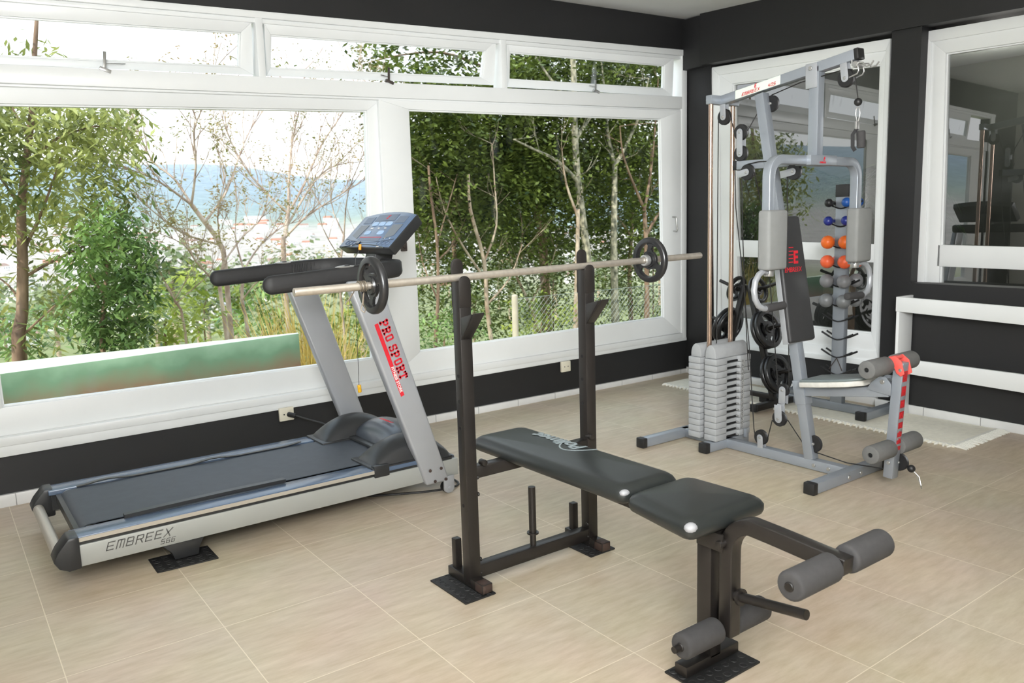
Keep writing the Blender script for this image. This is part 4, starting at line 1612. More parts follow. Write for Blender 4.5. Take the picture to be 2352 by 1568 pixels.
def endcap(p, d, parent, s=0.028, L_=0.034):
    p, d = Vector(p), Vector(d)
    mb = MB()
    mb.bar(p - d * 0.002, p + d * L_, s * 2, s * 2)
    return obj('end_cap', mb, M['cap_black'], parent, bevel=0.006)


bb_ = beam('base_beam', (GX, -1.275, 0.028), (GX, -2.30, 0.028), 0.05, 0.05)
rs = beam('rear_stabilizer', (-1.730, -1.288, 0.028), (-1.06, -1.288, 0.028), 0.05, 0.05)
endcap((-1.730, -1.288, 0.028), (-1, 0, 0), rs)
endcap((-1.06, -1.288, 0.028), (1, 0, 0), rs)
ms = beam('stack_stabilizer', (-1.560, -1.585, 0.028), (-1.23, -1.585, 0.028), 0.05, 0.05)
endcap((-1.560, -1.585, 0.028), (-1, 0, 0), ms)
fs_ = beam('front_stabilizer', (-1.712, -2.325, 0.028), (-1.165, -2.325, 0.028), 0.05, 0.05)
endcap((-1.712, -2.325, 0.028), (-1, 0, 0), fs_)
endcap((-1.165, -2.325, 0.028), (1, 0, 0), fs_)
mb = MB()
for x in (-1.46, -1.36):
    mb.capsule((x, -2.349, 0.028), (x, -2.356, 0.028), 0.010, 12)
for y in (-2.14, -2.22):
    mb.capsule((GX - 0.024, y, 0.028), (GX - 0.031, y, 0.028), 0.010, 12)
obj('bolts', mb, M['zinc'], G)
# slanting main upright
yu = lambda z: -1.782 - 0.183 * (1.84 - z)
mu = beam('main_upright', (GX, yu(0.05), 0.05), (GX, yu(1.85), 1.85), 0.05, 0.05, up=(0, 1, 0))
beam('sleeve', (GX, yu(0.320), 0.320), (GX, yu(0.440), 0.440), 0.060, 0.060, parent=mu, up=(0, 1, 0))
# top beam rising to the front
zb = lambda y: 1.850 - (y + 1.545) * 0.133
tb = beam('top_beam', (GX, -1.545, zb(-1.545)), (GX, -2.283, zb(-2.283)), 0.05, 0.046)
d = Vector((0, -0.738, 0.098)).normalized()
mb = MB()
mb.bar(Vector((GX, -2.281, zb(-2.281))), Vector((GX, -2.281, zb(-2.281))) + d * 0.022, 0.053, 0.049)
obj('end_cap', mb, M['cap_black'], tb, bevel=0.004)
# sticker with red lettering
mb = MB()
a, b = Vector((GX - 0.0256, -1.640, zb(-1.640))), Vector((GX - 0.0256, -1.905, zb(-1.905)))
h = Vector((0, 0, 0.021))
mb.hexa([a - h, b - h, b - h + Vector((0.001, 0, 0)), a - h + Vector((0.001, 0, 0)), a + h, b + h, b + h + Vector((0.001, 0, 0)), a + h + Vector((0.001, 0, 0))])
stk = obj('sticker', mb, M['decal_pale'], tb, smooth=0, label='pale green-white sticker with red lettering')
fr_ = lambda y, dz: frame((GX - 0.0265, y, zb(y) + dz), d, (0, 0, 1))
strokes('lettering', 'EMBREEX', 'thin', 0.0150, fr_(-1.680, -0.0165), M['text_red'], stk, shear=0.4, sx=1.2, w=.17)
strokes('lettering', '405', 'thin', 0.0150, fr_(-1.835, -0.0165), M['text_red'], stk, shear=0.4, sx=1.2, w=.17)
lettering('lettering', 'E', 0.024, fr_(-1.755, 0.004), M['text_red'], stk, shear=0.3, bold=0.0008)
# rear cross plate and chromed guide rods
mb = MB()
mb.box((-1.495, -1.549, 1.829), (-1.270, -1.512, 1.873))
obj('rod_bracket', mb, SG, G, bevel=0.003)
for x in (-1.473, -1.297):
    mb = MB()
    mb.cyl((x, -1.528, 0.05), (x, -1.528, 1.845), 0.0125, 20)
    rd = obj('guide_rod', mb, M['chrome'], G, label='chromed guide rod with a brownish tone')
    mb = MB()
    mb.capsule((x, -1.528, 1.822), (x, -1.528, 1.832), 0.008, 10)
    obj('rod_screw', mb, M['zinc'], rd)
# 13 grey plates and a half round top weight
ph = 0.0345
for i in range(13):
    z0 = 0.058 + i * ph
    z1 = z0 + ph - 0.0015
    mb = MB()
    outl = [(-1.530, -1.624), (-1.440, -1.624), (-1.436, -1.606), (-1.334, -1.606), (-1.330, -1.624), (-1.240, -1.624),
            (-1.240, -1.545), (-1.262, -1.541), (-1.262, -1.515), (-1.240, -1.511), (-1.240, -1.432), (-1.530, -1.432),
            (-1.530, -1.513), (-1.482, -1.515), (-1.482, -1.541), (-1.530, -1.543)]
    mb.prism(outl, z0, z1, 'z')
    st = obj('stack_plate', mb, M['stack_grey'], G, bevel=0.004, segs=2)
    if True:
        mb = MB()
        mb.box((-1.434, -1.6105, z0 + 0.003), (-1.336, -1.600, z0 + 0.013))
        obj('pin_slot', mb, M['dark_hole'], st, smooth=0)
zt0 = 0.058 + 13 * ph
mb = MB()
for ya, yb in ((-1.612, -1.542), (-1.514, -1.444)):
    pts = [(ya, zt0), (yb, zt0)]
    cy = (ya + yb) / 2
mbt = MB()
halfc = lambda y0, y1: [(y0, zt0), (y1, zt0)] + [((y0 + y1) / 2 + (y1 - y0) / 2 * math.cos(math.radians(a)), zt0 + 0.018 + 0.055 * math.sin(math.radians(a))) for a in range(0, 181, 15)]
mbt.prism([(-1.612, zt0)] + [(-1.612 + 0.070, zt0)] + [(-1.577 + 0.035 * math.cos(math.radians(a)), zt0 + 0.016 + 0.056 * math.sin(math.radians(a))) for a in range(0, 181, 15)], -1.522, -1.250, 'x')
mbt.prism([(-1.514, zt0)] + [(-1.444, zt0)] + [(-1.479 + 0.035 * math.cos(math.radians(a)), zt0 + 0.016 + 0.056 * math.sin(math.radians(a))) for a in range(0, 181, 15)], -1.522, -1.250, 'x')
mbt.box((-1.44, -1.545, zt0), (-1.33, -1.511, zt0 + 0.05))
obj('top_weight', mbt, M['stack_grey'], G, bevel=0.003)
# selector pins on a chain in front of the stack
mb = MB()
mb.box((-1.318, -1.655, 0.052), (-1.298, -1.640, 0.10))
obj('chain_post', mb, SG, G, bevel=0.002)
mb = MB()
zz = 0.475
k = 0
while zz > 0.10:
    mb.tube(arc((-1.322, -1.634, zz), 0.0075, 0, 330, 11, 'xz' if k % 2 else 'yz'), 0.0020, 5, closed=True)
    zz -= 0.0125
    k += 1
obj('selector_chain', mb, M['zinc'], G)
for i in range(12):
    zc_ = 0.058 + i * ph + 0.010
    mb = MB()
    mb.capsule((-1.345, -1.612, zc_), (-1.345, -1.628, zc_), 0.005, 8)
    obj('pin_hole_ring', mb, M['zinc'], G)


def pulley(c, r=0.040, br=None, parent=G, th=0.020, w=0.034, blab=None):
    """wheel in the y-z plane with a two-plate bracket reaching to br"""
    c = Vector(c)
    mb = MB()
    prof = [(-th / 2, 0.006), (th / 2, 0.006), (th / 2, r - 0.002), (th / 2 - 0.003, r), (0.003, r - 0.006), (-0.003, r - 0.006), (-th / 2 + 0.003, r), (-th / 2, r - 0.002)]
    mb.lathe(prof, c, 'x', 32)
    p = obj('pulley', mb, M['cap_black'], parent, label='black pulley wheel')
    if br is not None:
        br = Vector(br)
        dd = (br - c)
        L_ = dd.length
        dd.normalize()
        pp = Vector((0, -dd.z, dd.y))
        hw = w / 2
        mb = MB()
        for sx in (-1, 1):
            x = sx * (th / 2 + 0.003)
            pts = []
            for a in range(-90, 91, 18):
                an = math.radians(a)
                q = c - dd * hw * math.cos(an) + pp * hw * math.sin(an)
                pts.append((q.y, q.z))
            q = c + dd * L_ + pp * hw
            pts.append((q.y, q.z))
            q = c + dd * L_ - pp * hw
            pts.append((q.y, q.z))
            mb.prism(pts, c.x + x - 0.0015, c.x + x + 0.0015, 'x')
        obj('pulley_bracket', mb, M['silver'], p, bevel=0.0006)
    mb = MB()
    mb.capsule((c.x - th / 2 - 0.010, c.y, c.z), (c.x + th / 2 + 0.010, c.y, c.z), 0.007, 10)
    obj('axle_bolt', mb, M['zinc'], p)
    return p


PX = GX - 0.012
pulley((PX, -1.563, 1.764), 0.040, (PX, -1.560, 1.828))
# floating double pulley at the back
c0, c1 = Vector((PX, -1.669, 1.676)), Vector((PX, -1.671, 1.570))
for c in (c0, c1):
    p_ = pulley(c, 0.040, None)
mb = MB()
for sx in (-0.0135, 0.0135):
    pts = [(c0.y + 0.018 * math.cos(math.radians(a)), c0.z + 0.018 * math.sin(math.radians(a))) for a in range(0, 181, 20)] + [(c1.y + 0.018 * math.cos(math.radians(a)), c1.z + 0.018 * math.sin(math.radians(a))) for a in range(180, 361, 20)]
    mb.prism(pts, PX + sx - 0.0015, PX + sx + 0.0015, 'x')
obj('double_bracket', mb, M['silver'], G, bevel=0.0006)
# rear arm with its pulley, front arm pulley
ra = beam('rear_arm', (GX, yu(1.508) + 0.02, 1.508), (GX, -1.648, 1.512), 0.044, 0.044)
mb = MB()
mb.bar((GX, -1.650, 1.512), (GX, -1.625, 1.512), 0.047, 0.047)
obj('end_cap', mb, M['cap_black'], ra, bevel=0.004)
pulley((PX - 0.02, -1.728, 1.472), 0.040, (PX - 0.02, -1.672, 1.462))
pulley((PX, -1.984, 1.458), 0.040, (PX, -1.915, 1.446))
pulley((GX + 0.03, yu(1.80) - 0.03, 1.80), 0.040, None)
pulley((PX, -2.242, 1.852), 0.040, (PX, -2.232, 1.918))
beam('front_arm', (GX, yu(1.50), 1.500), (GX, -2.06, 1.500), 0.040, 0.030)
# swivelling post that carries the butterfly bracket
pv = beam('pivot_post', (GX, -2.086, 1.515), (GX, -2.086, 1.93), 0.05, 0.05, up=(0, 1, 0))
beam('post_sleeve', (GX, -2.076, 1.832), (GX, -2.072, 1.945), 0.060, 0.060, parent=pv, up=(0, 1, 0), mat=M['silver'])
mb = MB()
mb.capsule((GX - 0.030, -2.072, 1.922), (GX - 0.038, -2.072, 1.922), 0.010, 12)
obj('pivot_bolt', mb, M['zinc'], pv)
mb = MB()
mb.box((-1.500, -2.135, 1.478), (-1.290, -2.050, 1.524))
bk = obj('butterfly_bracket', mb, SG, G, bevel=0.003)
lettering('lettering', 'E', 0.024, frame((-1.402, -2.1362, 1.499), (1, 0, 0), (0, 0, 1)), M['text_red'], bk, shear=0.3, bold=0.0006)
lettering('lettering', 'EMBREEX', 0.012, frame((-1.432, -2.1362, 1.486), (1, 0, 0), (0, 0, 1)), M['text_red'], bk, shear=0.3, sx=1.0)
for sg in (-1, 1):
    xa = GX - 0.005 + sg * 0.353          # hanging tube
    path = [(GX + sg * 0.08, -2.092, 1.501), (xa - sg * 0.075, -2.092, 1.501)]
    path += [(xa - sg * 0.075 + sg * 0.075 * math.sin(math.radians(a)), -2.092, 1.426 + 0.075 * math.cos(math.radians(a))) for a in range(10, 91, 10)]
    path += [(xa, -2.092, 1.30), (xa, -2.092, 0.995)]
    t = 0.021
    mb = MB()
    mb.sweep(path, [(-t, -t), (t, -t), (t, t), (-t, t)], up=(0, 1, 0))
    arm = obj('butterfly_arm', mb, SG, G, bevel=0.004, smooth=50)
    mb = MB()
    mb.box((xa - 0.070, -2.150, 1.008), (xa + 0.070, -2.085, 1.276))
    obj('arm_pad', mb, M['foam_pad'], arm, bevel=0.014, segs=3, label='grey foam forearm pad')
    mb = MB()
    mb.cyl((xa, -2.10, 0.978), (xa, -2.10, 1.012), 0.022, 18)
    obj('collar', mb, M['zinc'], arm, bevel=0.003)
    hp = [(xa, -2.10, 0.995), (xa + sg * 0.05, -2.105, 1.003), (xa + sg * 0.085, -2.11, 0.992), (xa + sg * 0.112, -2.112, 0.965), (xa + sg * 0.124, -2.114, 0.925), (xa + sg * 0.118, -2.116, 0.885), (xa + sg * 0.096, -2.118, 0.853), (xa + sg * 0.062, -2.118, 0.838), (xa + sg * 0.03, -2.118, 0.836)]
    mb = MB()
    mb.tube(hp, 0.0135, 14)
    hd = obj('handle', mb, M['silver'], arm)
    mb = MB()
    mb.capsule((xa + sg * 0.045, -2.118, 0.836), (xa - sg * 0.095, -2.118, 0.840), 0.0185, 18)
    obj('hand_grip', mb, M['foam_dark'], hd)
# backrest
mb = MB()
B0, B1 = Vector((GX, -2.052, 0.635)), Vector((GX, -1.948, 1.248))
ub = (B1 - B0).normalized()
nb = Vector((0, -ub.z, ub.y)).normalized()
if nb.y > 0:
    nb = -nb


def brd(w0, w1, t0, t1, e=0.0):
    return [B0 + Vector((-w0, 0, 0)) + nb * t0 - ub * e, B0 + Vector((w0, 0, 0)) + nb * t0 - ub * e, B0 + Vector((w0, 0, 0)) + nb * t1 - ub * e, B0 + Vector((-w0, 0, 0)) + nb * t1 - ub * e,
            B1 + Vector((-w1, 0, 0)) + nb * t0 + ub * e, B1 + Vector((w1, 0, 0)) + nb * t0 + ub * e, B1 + Vector((w1, 0, 0)) + nb * t1 + ub * e, B1 + Vector((-w1, 0, 0)) + nb * t1 + ub * e]


mb.hexa(brd(0.104, 0.094, -0.036, 0.0))
bk = obj('backrest', mb, M['vinyl_grey'], G, bevel=0.013, segs=3, smooth=60)
mb = MB()
mb.hexa(brd(0.106, 0.096, -0.048, -0.018, 0.003))
obj('backrest_edge', mb, M['silver'], bk, bevel=0.003, label='pale grey edge')
c = B0 + (B1 - B0) * 0.60 + nb * 0.0012
mL = lambda dx, dz: frame(c + Vector((dx, 0, 0)) + ub * dz, (1, 0, 0), ub)
lettering('lettering', 'EMBREEX', 0.034, mL(-0.088, -0.028), M['text_red'], bk, shear=0.3, sx=0.98)
lettering('lettering', 'E', 0.085, mL(-0.008, 0.014), M['text_red'], bk, shear=0.2, bold=0.003, sx=0.9)
mb = MB()
for i in range(5):
    p = c + Vector((-0.045 + 0.004 * i, 0, 0)) + ub * (0.018 + i * 0.018)
    q = p + Vector((0.036, 0, 0))
    mb.hexa([p, q, q - nb * 0.001, p - nb * 0.001, p + ub * 0.004, q + ub * 0.004, q + ub * 0.004 - nb * 0.001, p + ub * 0.004 - nb * 0.001])
obj('logo_stripes', mb, M['text_red'], bk, smooth=0)
# seat and its beam
sb = beam('seat_beam', (GX, -2.055, 0.386), (GX, -2.50, 0.452), 0.05, 0.046)
mb = MB()
pts = [(-2.40, 0.452), (-2.515, 0.438), (-2.515, 0.490), (-2.490, 0.520), (-2.460, 0.520), (-2.425, 0.490)]
mb.prism(pts, GX - 0.031, GX - 0.026, 'x')
mb.prism(pts, GX + 0.026, GX + 0.031, 'x')
obj('lever_bracket', mb, SG, sb, bevel=0.001)
mb = MB()
mb.capsule((GX - 0.036, -2.475, 0.497), (GX + 0.036, -2.475, 0.497), 0.011, 14)
obj('lever_bolt', mb, M['zinc'], sb)
S0, S1 = Vector((GX, -2.095, 0.418)), Vector((GX, -2.420, 0.470))
us = (S1 - S0).normalized()
ns = Vector((0, -us.z, us.y))
if ns.z < 0:
    ns = -ns


def seat_poly(mb, k, t0, t1):
    out = [(-0.096 * k, 0), (0.096 * k, 0), (0.110 * k, 0.12), (0.105 * k, 0.25), (0.070 * k, 0.32), (-0.070 * k, 0.32), (-0.105 * k, 0.25), (-0.110 * k, 0.12)]
    n = len(out)
    f = lambda a, b, t: S0 + Vector((a, 0, 0)) + us * (0.16 + (b - 0.16) * k) + ns * t
    vs = [f(a, b, t0) for a, b in out] + [f(a, b, t1) for a, b in out]
    mb._add(vs, [tuple(range(n)), tuple(reversed(range(n, 2 * n)))] + [(i, n + i, n + (i + 1) % n, (i + 1) % n) for i in range(n)])


mb = MB()
seat_poly(mb, 1.0, 0.004, 0.030)
st_ = obj('seat', mb, M['vinyl_white'], G, bevel=0.006, label='worn white vinyl seat edge')
mb = MB()
seat_poly(mb, 0.985, 0.028, 0.042)
obj('seat_cover', mb, M['vinyl_green'], st_, bevel=0.007, label='grey-green seat top')
# leg lever with dark red lettering and four foam rollers
lv = beam('leg_lever', (GX, -2.513, 0.055), (GX, -2.542, 0.592), 0.05, 0.045, up=(0, 1, 0))
dl = Vector((0, 0.029, -0.537)).normalized()
lt_ = lambda z: Vector((GX, -2.513 - 0.029 * (z - 0.055) / 0.537 - 0.0235, z))
cells = [(0.505, 0.048), (0.440, 0.044), (0.385, 0.036), (0.335, 0.033), (0.290, 0.028), (0.250, 0.022), (0.218, 0.018), (0.188, 0.018)]
mb = MB()
for z, h in cells:
    a = lt_(z)
    b = lt_(z + h)
    mb.hexa([a + Vector((-0.018, 0, 0)), a + Vector((0.018, 0, 0)), a + Vector((0.018, 0.002, 0)), a + Vector((-0.018, 0.002, 0)),
             b + Vector((-0.018, 0, 0)), b + Vector((0.018, 0, 0)), b + Vector((0.018, 0.002, 0)), b + Vector((-0.018, 0.002, 0))])
obj('decal', mb, M['red_decal'], lv, smooth=0, label='dark red block decal down the front')
for ch, z in zip('EMBREEX', (0.508, 0.442, 0.386, 0.336, 0.290, 0.250, 0.218)):
    lettering('lettering', ch, 0.030, frame(lt_(z + 0.006) + Vector((-0.010, -0.0008, 0)), (1, 0, 0), -dl), M['text_red'], lv)
for yy, zz in ((-2.490, 0.574), (-2.522, 0.198)):
    mb = MB()
    mb.cyl((GX - 0.19, yy, zz), (GX + 0.19, yy, zz), 0.0105, 12)
    ax = obj('roller_axle', mb, M['dark_hole'], lv)
    for sg in (-1, 1):
        mb = MB()
        mb.lathe([(0.0, 0.011), (0.0, 0.034), (0.003, 0.039), (0.008, 0.041), (0.157, 0.041), (0.162, 0.039), (0.165, 0.034), (0.165, 0.011)], (GX + (0.030 if sg > 0 else -0.195), yy, zz), 'x', 28)
        obj('foam_roller', mb, M['foam'], G, label='grey foam leg roller')
mb = MB()
mb.box((GX - 0.036, -2.560, 0.555), (GX + 0.036, -2.498, 0.560))
pts = [(-2.575, 0.545), (-2.560, 0.532), (-2.540, 0.545), (-2.520, 0.585), (-2.500, 0.612), (-2.530, 0.622), (-2.560, 0.600)]
m2 = MB()
m2.prism(pts, GX - 0.036, GX - 0.029, 'x')
m2.prism(pts, GX + 0.029, GX + 0.036, 'x')
m2.hexa([(GX - 0.034, -2.535, 0.606), (GX + 0.034, -2.535, 0.606), (GX + 0.034, -2.502, 0.606), (GX - 0.034, -2.502, 0.606), (GX - 0.034, -2.535, 0.618), (GX + 0.034, -2.535, 0.618), (GX + 0.034, -2.502, 0.616), (GX - 0.034, -2.502, 0.616)])
obj('lever_clamp', m2, M['red_plastic'], G, bevel=0.002, label='coral red plastic clamp')
mb = MB()
mb.capsule((GX - 0.038, -2.556, 0.560), (GX - 0.026, -2.556, 0.560), 0.008, 10)
obj('clamp_bolt', mb, M['zinc'], lv)
# lower pulleys and cables
pulley((PX, -1.822, 0.104), 0.040, (PX, -1.826, 0.050))
pulley((PX - 0.012, -1.940, 0.228), 0.040, (PX - 0.012, -1.936, 0.300), w=0.042)
pulley((PX + 0.020, -1.938, 0.372), 0.032, (PX + 0.020, -1.936, 0.300), w=0.038)
pulley((GX, yu(0.125) - 0.028, 0.130), 0.042, None, th=0.016)
pulley((GX + 0.035, -2.535, 0.125), 0.040, None)
mb = MB()
mb.capsule((GX - 0.030, -2.515, 0.128), (GX - 0.022, -2.515, 0.128), 0.009, 10)
obj('pulley_bolt', mb, M['zinc'], lv)
cab = [
    ('rear', [(PX, -1.523, 0.57), (PX, -1.523, 1.764), (PX, -1.535, 1.800), (PX, -1.563, 1.804), (PX, -1.592, 1.795), (PX, -1.603, 1.764), (PX, -1.625, 1.68)]),
    ('upper', [(PX, -1.709, 1.68), (GX + 0.01, yu(1.80) + 0.01, 1.80), (GX + 0.03, yu(1.8) - 0.03, 1.842), (GX, -2.0, 1.872), (PX, -2.235, 1.893), (PX, -2.268, 1.886), (PX, -2.283, 1.855), (PX, -2.300, 1.76)]),
    ('mid', [(PX, -1.630, 1.57), (PX, -1.640, 1.30), (PX, -1.69, 0.95), (PX, -1.735, 0.60), (PX, -1.775, 0.14), (PX, -1.783, 0.104), (PX, -1.80, 0.068), (PX, -1.83, 0.064), (PX, -1.858, 0.09), (PX - 0.012, -1.895, 0.21), (PX - 0.012, -1.915, 0.195), (PX - 0.012, -1.94, 0.188), (PX - 0.012, -1.968, 0.20), (PX - 0.01, -1.985, 0.228), (GX - 0.006, -2.065, 0.12), (GX, -2.13, 0.085)]),
    ('lever', [(GX, -2.13, 0.088), (GX, -2.30, 0.072), (GX, -2.50, 0.088), (GX + 0.035, -2.54, 0.085), (GX + 0.035, -2.572, 0.11)]),
    ('inner', [(PX - 0.02, -1.768, 1.472), (PX, -1.80, 1.30), (PX, -1.86, 0.90), (PX + 0.018, -1.906, 0.372), (PX + 0.018, -1.938, 0.404), (PX + 0.018, -1.970, 0.372), (PX, -1.965, 0.9), (PX, -1.945, 1.45), (PX, -1.960, 1.492), (PX, -2.0, 1.495)]),
    ('rear_two', [(PX - 0.02, -1.690, 1.478), (PX - 0.02, -1.70, 1.20), (PX - 0.01, -1.715, 0.8), (PX, -1.735, 0.45)]),
    ('top_loop', [(PX - 0.02, -1.728, 1.512), (PX - 0.02, -1.80, 1.520), (GX - 0.028, -1.88, 1.515)]),
]
for nm, pts in cab:
    mb = MB()
    mb.tube(pts, 0.0028, 6)
    obj('cable', mb, M['cable'], G)
mb = MB()
mb.sphere((PX, -2.302, 1.741), 0.0175, 18, 12)
obj('cable_stop', mb, M['cap_black'], G)
# twin wire hooks under the beam end for hanging the lat bar
for sx in (-0.022, 0.022):
    mb = MB()
    x = GX + sx
    mb.tube([(x, -2.272, 1.925), (x, -2.274, 1.902), (x, -2.285, 1.895), (x, -2.300, 1.900), (x, -2.306, 1.875), (x, -2.298, 1.862), (x, -2.262, 1.852)], 0.0035, 8)
    mb.tube([(x, -2.285, 1.912), (x, -2.325, 1.905), (x, -2.34, 1.886), (x, -2.362, 1.890), (x, -2.374, 1.905)], 0.0035, 8)
    obj('wire_hook', mb, M['zinc'], G)
mb = MB()
mb.cyl((GX - 0.03, -2.290, 1.904), (GX + 0.03, -2.290, 1.904), 0.014, 16)
obj('hook_spacer', mb, M['zinc'], G, bevel=0.003)
# ankle strap hook on the low cable
mb = MB()
mb.sphere((GX + 0.035, -2.590, 0.105), 0.0175, 16, 10)
bs = obj('low_cable_stop', mb, M['cap_black'], G)
mb = MB()
mb.tube([(GX + 0.036, -2.600, 0.095), (GX + 0.038, -2.625, 0.075), (GX + 0.032, -2.638, 0.040), (GX + 0.042, -2.635, 0.022), (GX + 0.046, -2.625, 0.045), (GX + 0.040, -2.610, 0.085)], 0.0018, 6)
obj('snap_hook', mb, M['zinc'], G)

# single pull handle hanging from the front cable
ph_ = thing('pull_handle', (GX, -2.305, 1.58), 'dark foam single grip handle hanging from the front cable of the multi gym', 'handle')
mb = MB()
mb.tube([(PX, -2.302, 1.720), (PX, -2.294, 1.712), (PX, -2.292, 1.690), (PX, -2.299, 1.660), (PX, -2.303, 1.655), (PX, -2.307, 1.660), (PX, -2.313, 1.690), (PX, -2.310, 1.712)], 0.0022, 6, closed=True)
obj('carabiner', mb, M['zinc'], ph_)
mb = MB()
mb.box((PX - 0.012, -2.306, 1.622), (PX + 0.012, -2.296, 1.658))
obj('swivel', mb, M['zinc'], ph_, bevel=0.003)
mb = MB()
mb.capsule((GX - 0.020, -2.325, 1.614), (GX - 0.014, -2.325, 1.538), 0.019, 18, 0.4)
obj('foam_grip', mb, M['foam_dark'], ph_)
mb = MB()
mb.sweep([(PX, -2.300, 1.625), (GX - 0.03, -2.292, 1.60), (GX - 0.034, -2.296, 1.545), (GX - 0.028, -2.305, 1.528)], [(-0.009, -0.001), (0.009, -0.001), (0.009, 0.001), (-0.009, 0.001)], up=(1, 0, 0))
obj('strap', mb, M['vinyl_grey'], ph_)

# ================================================== DUMBBELL AND PLATE RACKS
DX, DY = -0.25, -1.545
dr = thing('dumbbell_rack', (DX, DY, 0.01), 'grey upright dumbbell tree with short black pegs standing on the cream rug', 'dumbbell rack')
RZ = 0.0115       # rug top
mb = MB()
mb.box((DX - 0.022, DY - 0.040, RZ + 0.045), (DX + 0.022, DY + 0.040, 1.352))
post = obj('post', mb, SG, dr, bevel=0.003)
mb = MB()
mb.box((DX - 0.024, DY - 0.044, 1.350), (DX + 0.024, DY + 0.044, 1.426))
obj('post_cap', mb, M['vinyl_grey'], post, bevel=0.004)
mb = MB()
mb.bar((DX, -1.12, RZ + 0.026), (DX, -1.765, RZ + 0.026), 0.05, 0.05)
obj('base_bar', mb, SG, dr, bevel=0.003)
for y, x0, x1 in ((-1.790, -0.385, -0.04), (-1.10, -0.385, -0.04)):
    mb = MB()
    mb.bar((x0, y, RZ + 0.026), (x1, y, RZ + 0.026), 0.055, 0.05)
    cbr = obj('cross_foot', mb, SG, dr, bevel=0.003)
    for x, s in ((x0, -1), (x1, 1)):
        mb = MB()
        mb.bar((x - s * 0.004, y, RZ + 0.027), (x + s * 0.028, y, RZ + 0.027), 0.062, 0.054)
        obj('end_cap', mb, M['cap_black'], cbr, bevel=0.006)
levels = [1.288, 1.178, 1.048, 0.928, 0.808, 0.686, 0.590, 0.475, 0.362, 0.252]
for z in levels:
    mb = MB()
    for sx in (-0.0275, 0.0275):
        x = DX + sx
        mb.tube([(x, DY + 0.105, z + 0.034), (x, DY + 0.045, z + 0.004), (x, DY + 0.020, z - 0.005), (x, DY, z - 0.008), (x, DY - 0.020, z - 0.005), (x, DY - 0.045, z + 0.004), (x, DY - 0.105, z + 0.034)], 0.0045, 8)
        for s in (-1, 1):
            mb.tube([(x, DY + s * 0.052, z + 0.0075), (x, DY + s * 0.106, z + 0.0345)], 0.0062, 8)
    obj('peg_pair', mb, M['cap_black'], dr)
mb = MB()
for s in (-1, 1):
    mb.tube([(DX - 0.025, DY, 0.35), (DX - 0.035, DY + s * 0.045, 0.275)], 0.003, 6)
obj('loose_wire', mb, M['latch'], dr)


def dumbbell(r, mat, hr=0.0125):
    root = thing('dumbbell', (0, 0, 0), '', 'dumbbell')
    mb = MB()
    mb.cyl((-0.06, 0, 0), (0.06, 0, 0), hr, 14)
    obj('bar', mb, mat, root)
    for s in (-1, 1):
        mb = MB()
        mb.sphere((s * 0.066, 0, 0), r, 24, 16)
        obj('ball', mb, mat, root, smooth=90)
    return root


spec = [('black', 'db_black', 0.026, 0), ('bright blue', 'db_blue', 0.029, 0), ('navy blue', 'db_navy', 0.029, 1), ('navy blue', 'db_navy', 0.029, 1),
        ('orange', 'db_orange', 0.041, 2), ('orange', 'db_orange', 0.041, 2), ('coral orange', 'db_coral', 0.041, 3), ('coral orange', 'db_coral', 0.041, 3),
        ('light grey', 'db_grey', 0.042, 4), ('light grey', 'db_grey', 0.042, 4), ('mid grey', 'db_grey2', 0.043, 5), ('mid grey', 'db_grey2', 0.043, 5)]
rows = ['top row', 'second row', 'upper orange row', 'lower orange row', 'upper grey row', 'lowest row']
proto = {}
for i, (cn_, mk, r, lv_) in enumerate(spec):
    s = 1 if i % 2 == 0 else -1
    z = levels[lv_] + 0.0085 + 0.020
    loc = (DX, DY + s * 0.0585, z)
    size = 'small' if r < 0.035 else 'round-headed'
    lab = '%s %s vinyl dumbbell, %s of the rack, %s side' % (size, cn_, rows[lv_], 'window' if s > 0 else 'room')
    if lv_ == 0:
        lab = 'small %s vinyl dumbbell on the top row of the dumbbell rack' % cn_
    if mk in proto:
        dup(proto[mk], loc, lab, 'dumbbells on the rack')
    else:
        d_ = dumbbell(r, M[mk])
        d_.location = loc
        d_['label'] = lab
        d_['group'] = 'dumbbells on the rack'
        proto[mk] = d_

# plate rack: black A frame with tilted pegs
AX, AY = -0.455, -0.995
pk = thing('plate_rack', (AX, AY, 0.01), 'black A-frame weight plate rack behind the weight stack', 'plate rack')
for s in (-1, 1):
    mb = MB()
    mb.bar((AX, AY + s * 0.225, 0.045), (AX, AY + s * 0.020, 0.800), 0.036, 0.036, up=(1, 0, 0))
    obj('leg', mb, M['black_steel'], pk, bevel=0.003)
    mb = MB()
    mb.bar((AX - 0.20, AY + s * 0.225, RZ + 0.022), (AX + 0.20, AY + s * 0.225, RZ + 0.022), 0.042, 0.042)
    f_ = obj('foot_bar', mb, M['black_steel'], pk, bevel=0.003)
    for e in (-1, 1):
        mb = MB()
        mb.bar((AX + e * 0.198, AY + s * 0.225, RZ + 0.024), (AX + e * 0.228, AY + s * 0.225, RZ + 0.024), 0.050, 0.048)
        obj('end_cap', mb, M['cap_black'], f_, bevel=0.005)
mb = MB()
mb.bar((AX, AY - 0.215, 0.075), (AX, AY + 0.215, 0.075), 0.03, 0.03)
obj('cross_bar', mb, M['black_steel'], pk, bevel=0.002)
PEG = [(0.755, 0.030, 0.225), (0.500, 0.100, 0.285), (0.215, 0.180, 0.370)]
pegdir = {}
for z, a, b in PEG:
    for s in (-1, 1):
        p = Vector((AX, AY + s * a, z))
        q = Vector((AX, AY + s * b, z + 0.33 * (b - a)))
        mb = MB()
        mb.capsule(p, q, 0.0115, 14, 0.2)
        obj('plate_peg', mb, M['black_steel'], pk)
        pegdir[(z, s)] = (p, (q - p).normalized(), (q - p).length)
